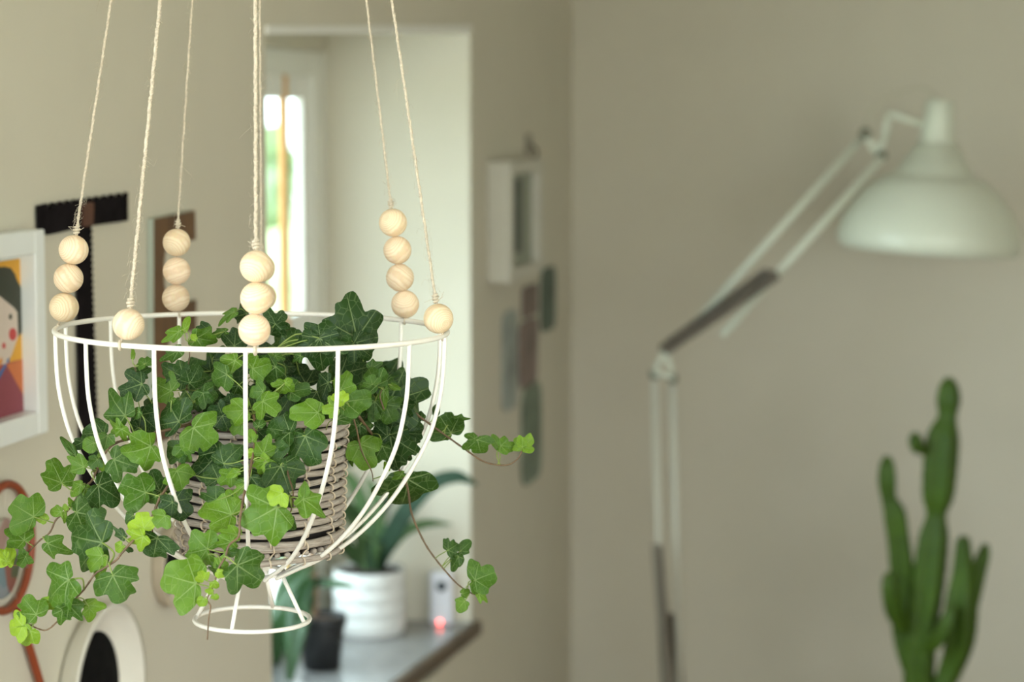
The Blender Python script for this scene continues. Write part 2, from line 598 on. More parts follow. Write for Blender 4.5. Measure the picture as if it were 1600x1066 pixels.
# second window (beside the camera) and rear window frames
w2 = tag(empty('window_2', (XW - .15, (Y2A + Y2B) / 2, Z2A)), kind='structure')
f2 = MB()
for (a, b) in (((Y2A, Z2A), (Y2A + .07, Z2B)), ((Y2B - .07, Z2A), (Y2B, Z2B)), ((Y2A, Z2A), (Y2B, Z2A + .07)), ((Y2A, Z2B - .07), (Y2B, Z2B)), ((.52, Z2A), (.58, Z2B))):
    f2.box((XW - .34, a[0], a[1]), (XW - .28, b[0], b[1]))
build('window_frame', f2, M_white, w2)
w3 = tag(empty('window_3', (1.1, YR - .1, .45)), kind='structure')
f3 = MB()
for (a, b) in (((-.15, .45), (-.07, 2.45)), ((2.42, .45), (2.5, 2.45)), ((-.15, .45), (2.5, .53)), ((-.15, 2.37), (2.5, 2.45)), ((1.14, .45), (1.22, 2.45))):
    f3.box((a[0], YR - .15, a[1]), (b[0], YR - .08, b[1]))
build('window_frame', f3, M_white, w3)

lt = MB().prism([Vector((XW - .02, YN, Z_TOPN - .012)), Vector((XW - .02, YF, Z_TOP - .016)), Vector((XW - .02, YF, Z_TOP + .002)), Vector((XW - .02, YN, Z_TOPN + .002))], (.026, 0, 0))
tag(bevel(build('trim_2', lt, M_white), .003), kind='structure')
w4 = tag(empty('added_window', (XR + .1, .6, .8)), kind='structure')  # unseen window frame added around the right-hand fill light
f4 = MB()
for (a, b) in (((-.4, .8), (-.33, 2.2)), ((1.53, .8), (1.6, 2.2)), ((-.4, .8), (1.6, .87)), ((-.4, 2.13), (1.6, 2.2)), ((.57, .8), (.63, 2.2))):
    f4.box((XR + .08, a[0], a[1]), (XR + .15, b[0], b[1]))
build('window_frame', f4, M_white, w4)  # unseen frame of the added window around the fill light

# garden outside the recess window
M_lawn = plain('lawn', (.22, .29, .14), .9, noise=.3, scale=3)
tag(build('ground', MB().box((-60, -30, -.62), (60, 60, -.6)), M_lawn), kind='structure')
M_terr = plain('bounce_terrace_stone', (.58, .585, .56), .8, noise=.08, scale=2)  # pale terrace added to bounce neutral daylight into the room
tag(build('bounce_terrace', MB().box((-9, -12, -.6), (XW - TH - .01, 20, -.56)).box((XW - TH, -12, -.6), (9, YR - .21, -.56)), M_terr), kind='structure')
hg = MB()
rnd = random.Random(3)
NX, NZ = 60, 12
for j in range(NZ):
    for i in range(NX):
        y = 6 + i * .42
        z = -.6 + j * .17
        hg.v.append(Vector((-10.2 + rnd.uniform(-.28, .28) + .1 * j, y, z + rnd.uniform(-.12, .12) + .4 * math.sin(i * .5) * j / NZ)))
for j in range(NZ - 1):
    for i in range(NX - 1):
        hg.face((j * NX + i, j * NX + i + 1, (j + 1) * NX + i + 1, (j + 1) * NX + i), False)
b0 = len(hg.v)
for i in range(NX):
    hg.v.append(Vector((-11.8, 6 + i * .42, -.6)))
    hg.v.append(Vector((-11.6, 6 + i * .42, 1.3)))
for i in range(NX - 1):
    hg.face((b0 + 2 * i, b0 + 2 * i + 1, b0 + 2 * i + 3, b0 + 2 * i + 2))
    hg.face((b0 + 2 * i + 1, (NZ - 1) * NX + i, (NZ - 1) * NX + i + 1, b0 + 2 * i + 3))
M_hedge = plain('hedge_leaves', (.33, .40, .27), .8, noise=.5, scale=6)
tag(build('garden_hedge', hg, M_hedge), 'pale green sunlit hedge in the garden outside the recessed window', 'hedge')

# ------------------------------------------------------------------ hanging basket
D0 = 2.05
CB = at(395, 516, D0)                            # centre of the rim
RB = .1765
CB.z += .0
BHF = Vector((CB.x, CB.y, 0)).normalized()       # from the camera towards the basket
BRIGHT = Vector((BHF.y, -BHF.x, 0))
TILT = Matrix.Rotation(R(.75), 3, BHF)            # the whole hanger leans a little to the right
def bk(a, r, dz):
    """point of the basket: angle a (0 = towards the camera, + = right), radius, height over the rim"""
    a = R(a)
    return CB + TILT @ (BRIGHT * (r * math.sin(a)) - BHF * (r * math.cos(a)) + Vector((0, 0, dz)))
basket = tag(empty('hanging_basket', bk(0, 0, -.2665)), 'white wire hanging basket on jute strings with wooden beads, holding the ivy pot', 'hanging basket')
ring = lambda r, dz, n=96: [bk(360 * i / n, r, dz) for i in range(n)]
build('rim', MB().tube(ring(RB, 0), .0024, 10, True), M_wire, basket)
PROF = [(1.0, 0.0), (.997, .10), (.985, .22), (.945, .36), (.89, .465), (.80, .59), (.71, .69), (.60, .785), (.48, .865), (.34, .93), (.22, .975), (.16, 1.0)]
DEPTH = .2255
RIBS = [-2 + 360 / 14 * k for k in range(14)]
for a in RIBS:
    build('rib', MB().tube(spline([bk(a, RB * r, -DEPTH * t) for r, t in PROF], 4), .0020, 8), M_wire, basket)
build('base_ring', MB().tube(ring(.0285, -DEPTH + .003, 48), .0020, 8, True), M_wire, basket)
build('foot_ring', MB().tube(ring(.0525, -.2665, 64), .0022, 8, True), M_wire, basket)
for a in (-21, 66, 158, 257):
    build('foot_leg', MB().tube([bk(a, .0285, -DEPTH + .004), bk(a, .0515, -.2660)], .0020, 8), M_wire, basket)

APEX = at(396, -1480, 2.06)
BR = .0134
def unit_bead():
    mb = MB()
    n = 18
    mb.lathe([(max(BR * math.sin(math.pi * (.08 + .84 * i / n)), 0), -BR * math.cos(math.pi * (.08 + .84 * i / n))) for i in range(n + 1)], (0, 0, 0), seg=36)
    return mb
bead0 = None
rb = random.Random(11)
def twine(path, r, turns_per_m=170, plies=3):
    mb = MB()
    L = sum((b - a).length for a, b in zip(path, path[1:]))
    n = max(6, int(L / .0011))
    cum, acc = [0], 0
    for a, b in zip(path, path[1:]):
        acc += (b - a).length
        cum.append(acc)
    def pos(s):
        for i in range(len(path) - 1):
            if s <= cum[i + 1] or i == len(path) - 2:
                t = (s - cum[i]) / max(cum[i + 1] - cum[i], 1e-9)
                return path[i].lerp(path[i + 1], t), (path[i + 1] - path[i]).normalized()
    for k in range(plies):
        pts, rr = [], []
        for i in range(n + 1):
            s = L * i / n
            p, t = pos(s)
            u = t.orthogonal().normalized()
            w = t.cross(u)
            a = 2 * math.pi * (s * turns_per_m + k / plies)
            wob = .00025 * math.sin(s * 210 + k)
            pts.append(p + (u * math.cos(a) + w * math.sin(a)) * (r * .5) + u * wob)
            rr.append(r * .58 * (1 + .18 * math.sin(s * 330 + 2 * k)))
        mb.tube(pts, rr, 5)
    return mb, pos, L
STR = [  # bead pixel centres from the top down, rim angle, depth offset, string radius
    ([(115, 390.5), (107, 435), (100, 480.5)], -97, .0013),
    ([(200.7, 507)], -39, .0017),
    ([(276, 379), (276, 423.6), (275, 466)], -156.5, .0011),
    ([(400, 416.5), (400.5, 466), (397.5, 515.5)], .6, .0017),
    ([(408.5, 419), (410.5, 464)], 177, .0011),
    ([(614, 348), (621, 391), (625, 434), (633, 475.5)], 125, .0011),
    ([(685, 498)], 72, .0013)]
for beads, ang, rad in STR:
    att = bk(ang, RB, 0)
    D = depth(att)
    cs = [at(x, y, D) for x, y in beads]
    topdir = (APEX - cs[0]).normalized()
    kn = cs[0] + topdir * (BR + .005)
    s_mb, pos, L = twine([kn, kn.lerp(APEX, .5) + Vector((0, 0, -.001)), APEX], rad)
    st = build('hanging_string', s_mb, M_jute, basket, fix=False)
    st['label'] = 'natural twisted jute string'
    # threaded core through the beads and the tie round the rim
    core = MB().tube([kn] + cs + [att + Vector((0, 0, .001))], rad * .8, 6)
    th = [att + (HF * math.cos(t) * .0035 + Vector((0, 0, 1)) * math.sin(t) * .0035) for t in [2 * math.pi * i / 14 for i in range(14)]]
    core.tube(th, rad * .85, 6, True)
    build('thread', core, M_jute, st)
    # knot: a little lump of wound turns
    kb = MB()
    u = topdir.orthogonal().normalized()
    w = topdir.cross(u)
    pts = []
    for i in range(60):
        t = i / 59
        a = t * 2 * math.pi * 3.3
        rr_ = .0009 + .0012 * math.sin(math.pi * t)
        pts.append(kn + topdir * (-.0045 + .009 * t) + (u * math.cos(a) + w * math.sin(a)) * rr_ * 1.2)
    kb.tube(pts, rad * .8, 6)
    kb.lathe([(.0004, -.004), (.0019, -.002), (.0022, .001), (.0008, .005)], kn, topdir, 10)
    for q in range(3):
        d0 = (u * rb.uniform(-1, 1) + w * rb.uniform(-1, 1)).normalized()
        kb.tube(spline([kn, kn + d0 * .004 + topdir * rb.uniform(-.002, .002), kn + d0 * rb.uniform(.006, .012) + topdir * rb.uniform(-.003, .005)], 4), .00022, 4)
    build('knot', kb, M_jute, st, fix=False)
    # loose fibres
    fb = MB()
    nf = int(L * 260)
    for q in range(nf):
        s = L * rb.random() ** 1.6 * .6
        p, t = pos(s)
        d0 = (t.orthogonal() * rb.uniform(-1, 1) + t.cross(t.orthogonal()) * rb.uniform(-1, 1)).normalized()
        ln = rb.uniform(.002, .0065) if rb.random() > .03 else rb.uniform(.012, .022)
        fb.tube([p + d0 * rad * .6, p + d0 * (rad + ln * .5) + t * rb.uniform(-.6, .6) * ln, p + d0 * (rad + ln * .7) + t * rb.uniform(-1.2, 1.2) * ln + Vector((0, 0, -.2 * ln))], .00010, 3)
    tag(build('fibres', fb, M_jute, st, fix=False), kind='stuff')
    for c in cs:
        if bead0 is None:
            bead0 = build('bead', unit_bead(), M_bead, st, origin=Vector((0, 0, 0)), fix=True)
            bo = bead0
        else:
            bo = bead0.copy()
            C.objects.link(bo)
            bo.parent = st
        bo.location = c - Vector(st['_o'])
        bo.rotation_euler = (rb.uniform(-.9, .9) + R(90) * (rb.random() < .5), rb.uniform(-.9, .9), rb.uniform(0, 6.28))
        k = rb.uniform(.94, 1.06)
        bo.color = (k, k * rb.uniform(.97, 1.0), k * rb.uniform(.92, 1.0), 1)
hook = tag(empty('ceiling_hook', (APEX.x, APEX.y, ZC)), 'brass ceiling hook that carries the hanging basket strings', 'hook')
M_brass = plain('brass', (.6, .45, .2), .3, 1)
hk = MB().tube(spline([Vector((APEX.x, APEX.y, ZC)), Vector((APEX.x, APEX.y, ZC - .02)), APEX + Vector((.012, 0, .012)), APEX + Vector((.008, 0, -.004)), APEX + Vector((-.006, 0, -.004)), APEX + Vector((-.01, 0, .006))], 5), .002, 8)
build('hook_wire', hk, M_brass, hook)
build('mounting_plate', MB().lathe([(.018, 0), (.018, -.003), (.006, -.006)], (APEX.x, APEX.y, ZC), seg=20), M_brass, hook)

# ------------------------------------------------------------------ rattan pot
PZ0 = -.2025                                     # pot bottom over the rim plane
PH = .128
PC = at(403, 516, D0)
POT0 = Vector((PC.x, PC.y, CB.z + PZ0))
pot = tag(empty('rattan_pot', POT0), 'grey rattan plant pot wound from round rods, standing in the wire basket', 'pot')
NROD = 17
rp_ = random.Random(5)
zs = []
for i in range(NROD):
    zs.append(.0035 + (PH - .007) * i / (NROD - 1) + (.0018 if i == 0 else 0) * -1 + rp_.uniform(-.0006, .0006))
zs[1] += .0035                                   # the gap above the bottom ring shows the stake ends
rods = []
for i, z in enumerate(zs):
    r0 = .0725 + .0062 * z / PH
    rr = .0030 + rp_.uniform(-.0003, .0003)
    ph1, ph2, tl, td = rp_.uniform(0, 6.3), rp_.uniform(0, 6.3), rp_.uniform(0, .0016), rp_.uniform(0, 6.3)
    pts = []
    for k in range(72):
        a = 2 * math.pi * k / 72
        r = r0 + .0007 * math.sin(3 * a + ph1) + .0006 * math.sin(7 * a + ph2)
        pts.append(POT0 + Vector((r * math.cos(a), r * math.sin(a), z + tl * math.sin(a + td) + .0006 * math.sin(5 * a + ph2))))
    rods.append((r0, z))
    build('rattan_rod', MB().tube(pts, rr, 8, True), M_rattan, pot, fix=False)
for s in range(15):
    a0 = R(360 / 15 * s + 6)
    pts = []
    for i in range(NROD - 1, -1, -1):
        r0, z = rods[i]
        aa = a0 + R(2.2) * (i % 2)
        for q, (dr, dz) in enumerate(((.0, .0040), (.0036, .0026), (.0046, 0), (.0036, -.0026), (.0, -.0040))):
            a = aa + R(1.1) * q / 4
            pts.append(POT0 + Vector(((r0 + dr) * math.cos(a), (r0 + dr) * math.sin(a), z + dz)))
    build('binding_cane', MB().tube(spline(pts, 2), .0008, 5), M_bind, pot, fix=False)
pg = MB()
for k in range(48):
    a = 2 * math.pi * k / 48
    pg.lathe([(.0001, -.003), (.0026, -.002), (.0026, .002), (.0001, .003)], POT0 + Vector((.0705 * math.cos(a), .0705 * math.sin(a), (zs[0] + zs[1]) / 2)), (math.cos(a), math.sin(a), 0), 8)
tag(build('stake_ends', pg, M_rattan, pot), kind='stuff')
build('liner', MB().lathe([(.0001, .006), (.0655, .006), (.0715, PH - .012), (.0700, PH - .012), (.064, .01), (.0001, .01)], POT0, seg=48), M_liner, pot)
soil = MB().lathe([(.0001, PH - .012), (.03, PH - .016), (.06, PH - .019), (.069, PH - .022)], POT0, seg=36)
build('soil', soil, M_soil, pot)

# ------------------------------------------------------------------ ivy
ivy = tag(empty('ivy', POT0 + Vector((0, 0, PH - .015))), 'trailing green ivy spilling out of the rattan pot in the wire basket', 'ivy')
SHAPES = {
    'A': [(0, 1), (12, .95), (22, .84), (34, .68), (47, .80), (58, .88), (70, .80), (84, .60), (96, .56), (110, .54), (126, .44), (146, .27), (166, .14), (180, .04)],
    'B': [(0, 1), (14, .98), (27, .90), (39, .76), (51, .84), (64, .91), (78, .83), (94, .64), (112, .49), (130, .37), (148, .25), (166, .14), (180, .04)],
    'C': [(0, 1), (9, .88), (26, .58), (42, .70), (54, .79), (68, .62), (86, .46), (104, .44), (122, .37), (146, .22), (165, .11), (180, .04)],
    'D': [(0, 1), (16, .90), (38, .74), (56, .69), (80, .52), (108, .40), (134, .30), (160, .16), (180, .06)]}
def leaf_mesh(key, seed):
    rr = random.Random(seed)
    tab = SHAPES[key]
    NA, NR = 88, 9
    jl = [rr.uniform(.88, 1.12) for _ in tab], [rr.uniform(.88, 1.12) for _ in tab]
    jl[0][0] = jl[1][0] = 1
    jl[0][-1] = jl[1][-1] = 1
    def outline(a):
        side = 0 if a >= 0 else 1
        tt = [(d, v * jl[side][i]) for i, (d, v) in enumerate(tab)]
        x = abs(a)
        for i in range(len(tt) - 1):
            if x <= tt[i + 1][0]:
                p0 = tt[max(i - 1, 0)][1]; p1 = tt[i][1]; p2 = tt[i + 1][1]; p3 = tt[min(i + 2, len(tt) - 1)][1]
                t = (x - tt[i][0]) / (tt[i + 1][0] - tt[i][0])
                return .5 * (2 * p1 + (p2 - p0) * t + (2 * p0 - 5 * p1 + 4 * p2 - p3) * t * t + (3 * p1 - p0 - 3 * p2 + p3) * t ** 3)
        return tt[-1][1]
    cup, fold, ph, wv_ = rr.uniform(-.15, .30), rr.uniform(.02, .28), rr.uniform(0, 6.3), rr.uniform(.04, .11)
    droop = rr.uniform(.05, .38)
    verts, uvs, faces = [Vector((0, 0, 0))], [(0, 0)], []
    for j in range(1, NR + 1):
        f = j / NR
        for i in range(NA):
            a = -180 + 360 * (i + .5) / NA
            r = outline(a) * f
            x, y = r * math.sin(R(a)), r * math.cos(R(a))
            z = fold * abs(x) * (1 - .4 * abs(x)) - cup * r * r - droop * max(y, 0) ** 2
            z += wv_ * f * f * r * math.sin(R(a) * 5 + ph) + .018 * f * math.cos(R(a) * 360 / 46)
            verts.append(Vector((x, y, z)))
            uvs.append((x, y))
    for i in range(NA):
        faces.append((0, 1 + (i + 1) % NA, 1 + i))
    for j in range(NR - 1):
        for i in range(NA):
            a, b = 1 + j * NA, 1 + (j + 1) * NA
            i2 = (i + 1) % NA
            faces.append((a + i, a + i2, b + i2, b + i))
    me = bpy.data.meshes.new('leaf')
    me.from_pydata(verts, [], faces)
    ul = me.uv_layers.new(name='UVMap')
    for lp in me.loops:
        ul.data[lp.index].uv = uvs[lp.vertex_index]
    for p in me.polygons:
        p.use_smooth = True
    me.materials.append(M_leaf)
    return me
LM = {k: [leaf_mesh(k, 10 * i + s) for s in range(4)] for i, k in enumerate('ABCD')}
rl = random.Random(21)

VINES = [
    [(300, 662, 1.99), (262, 672, 1.965), (215, 683, 1.955), (180, 693, 1.955), (163, 710, 1.96), (152, 733, 1.965), (143, 752, 1.975), (129, 763, 1.98), (117, 783, 1.98), (105, 799, 1.98), (88, 812, 1.98), (78, 832, 1.98), (62, 845, 1.98), (46, 862, 1.98), (38, 878, 1.98), (26, 884, 1.98), (14, 881, 1.98)],
    [(296, 690, 1.965), (276, 738, 1.935), (258, 766, 1.925), (248, 782, 1.92), (238, 808, 1.915), (228, 826, 1.91), (208, 845, 1.90), (190, 865, 1.90), (181, 876, 1.90), (160, 890, 1.90), (148, 898, 1.90), (131, 922, 1.90), (114, 940, 1.90), (100, 958, 1.90), (86, 975, 1.90), (72, 985, 1.90), (58, 982, 1.90), (44, 975, 1.90)],
    [(235, 815, 1.913), (240, 836, 1.91), (247, 842, 1.908)],
    [(396, 648, 1.955), (399, 680, 1.945), (394, 720, 1.925), (382, 770, 1.90), (375, 812, 1.885), (373, 838, 1.88), (358, 852, 1.875), (352, 870, 1.872), (341, 890, 1.87), (334, 915, 1.87), (324, 936, 1.87), (329, 948, 1.87), (326, 968, 1.87), (324, 1000, 1.87)],
    [(446, 700, 1.955), (450, 740, 1.93), (458, 770, 1.905), (454, 800, 1.89), (446, 806, 1.888)],
    [(540, 640, 2.06), (600, 628, 2.07), (640, 641, 2.08), (662, 656, 2.085), (690, 676, 2.09), (722, 699, 2.09), (757, 722, 2.09), (790, 727, 2.09), (808, 718, 2.09), (817, 702, 2.09)],
    [(560, 650, 2.04), (590, 690, 2.07), (618, 725, 2.08), (636, 760, 2.085), (643, 802, 2.09), (662, 846, 2.09), (680, 873, 2.09), (698, 895, 2.09), (716, 914, 2.09), (736, 927, 2.09), (748, 931, 2.09)],
    [(548, 640, 2.03), (557, 670, 2.035), (565, 705, 2.04), (580, 735, 2.04), (583, 752, 2.045)],
    [(292, 610, 2.0), (290, 585, 2.0), (296, 560, 2.0), (295, 535, 2.0)],
    [(224, 612, 1.97), (219, 596, 1.97), (213, 582, 1.97), (210, 570, 1.97)],
    [(428, 590, 1.99), (430, 566, 2.0), (428, 548, 2.0)],
    [(600, 640, 2.03), (594, 620, 2.03), (598, 605, 2.03)]]
vpaths = []
for vi, v in enumerate(VINES):
    vpaths.append(spline([at(*p) for p in v], 7))
vmb = [MB() for _ in VINES]
for i, p in enumerate(vpaths):
    n = len(p)
    big = .0013 if len(VINES[i]) > 8 else .0009
    vmb[i].tube(p, [big * (1 - .55 * k / n) * (1 + .12 * math.sin(k * 1.9)) for k in range(n)], 7)
inner = MB()
n_leaf = [0]
leaf_objs = []
def leaf(bx, by, tx, ty, D, tone, w=1.0, key=None, roll=None, dD=None, pet=True):
    bx, by = bx + (tx - bx) * .01, by + (ty - by) * .01
    tx, ty = bx + (tx - bx) * .95, by + (ty - by) * .95
    w *= .92
    L2 = math.hypot(tx - bx, ty - by)
    if key is None:
        key = rl.choice('AABBC') if L2 > 26 else rl.choice('BCDD')
    B = at(bx, by, D)
    if dD is None:
        dD = rl.uniform(-.25, .35)
    Lw = L2 / F * D
    T = at(tx, ty, D + dD * Lw)
    yv = T - B
    L = yv.length
    yv.normalize()
    n0 = (EYE - B).normalized()
    z = (n0 - yv * n0.dot(yv)).normalized()
    x = yv.cross(z)
    if roll is None:
        roll = rl.uniform(-30, 30)
    q = Matrix.Rotation(R(roll), 3, yv)
    x, z = q @ x, q @ z
    ww = w / max(math.cos(R(roll)), .5)
    me = rl.choice(LM[key])
    o = bpy.data.objects.new('leaf', me)
    C.objects.link(o)
    o.parent = ivy
    mt = Matrix.Identity(4)
    for i in range(3):
        mt[i][0], mt[i][1], mt[i][2] = x[i] * L * ww, yv[i] * L, z[i] * L
    mt.translation = B - Vector(ivy['_o'])
    o.matrix_local = mt
    t = min(max(tone / 3, 0), 1)
    o.color = (t, t, t, 1)
    leaf_objs.append(o)
    if not pet:
        return
    best, bd = None, 1e9
    for i, p in enumerate(vpaths):
        for k, c in enumerate(p):
            d_ = (c - B).length
            if d_ < bd:
                bd, best = d_, (i, c)
    pr = max(.00045, min(.0009, L * .022))
    if bd < .045:
        i, c = best
        mid = B.lerp(c, .5) - yv * min(.25 * L, .4 * bd) + Vector((0, 0, .06 * L))
        vmb[i].tube(spline([c, mid, B], 6), [pr * 1.15] * 12 + [pr], 6, mi=1)
    else:
        e_ = B - yv * L * .55 + HF * L * .8 + Vector((0, 0, -.35 * L))
        mid = B - yv * L * .35 + HF * L * .2
        inner.tube(spline([e_, mid, B], 5), pr, 5)

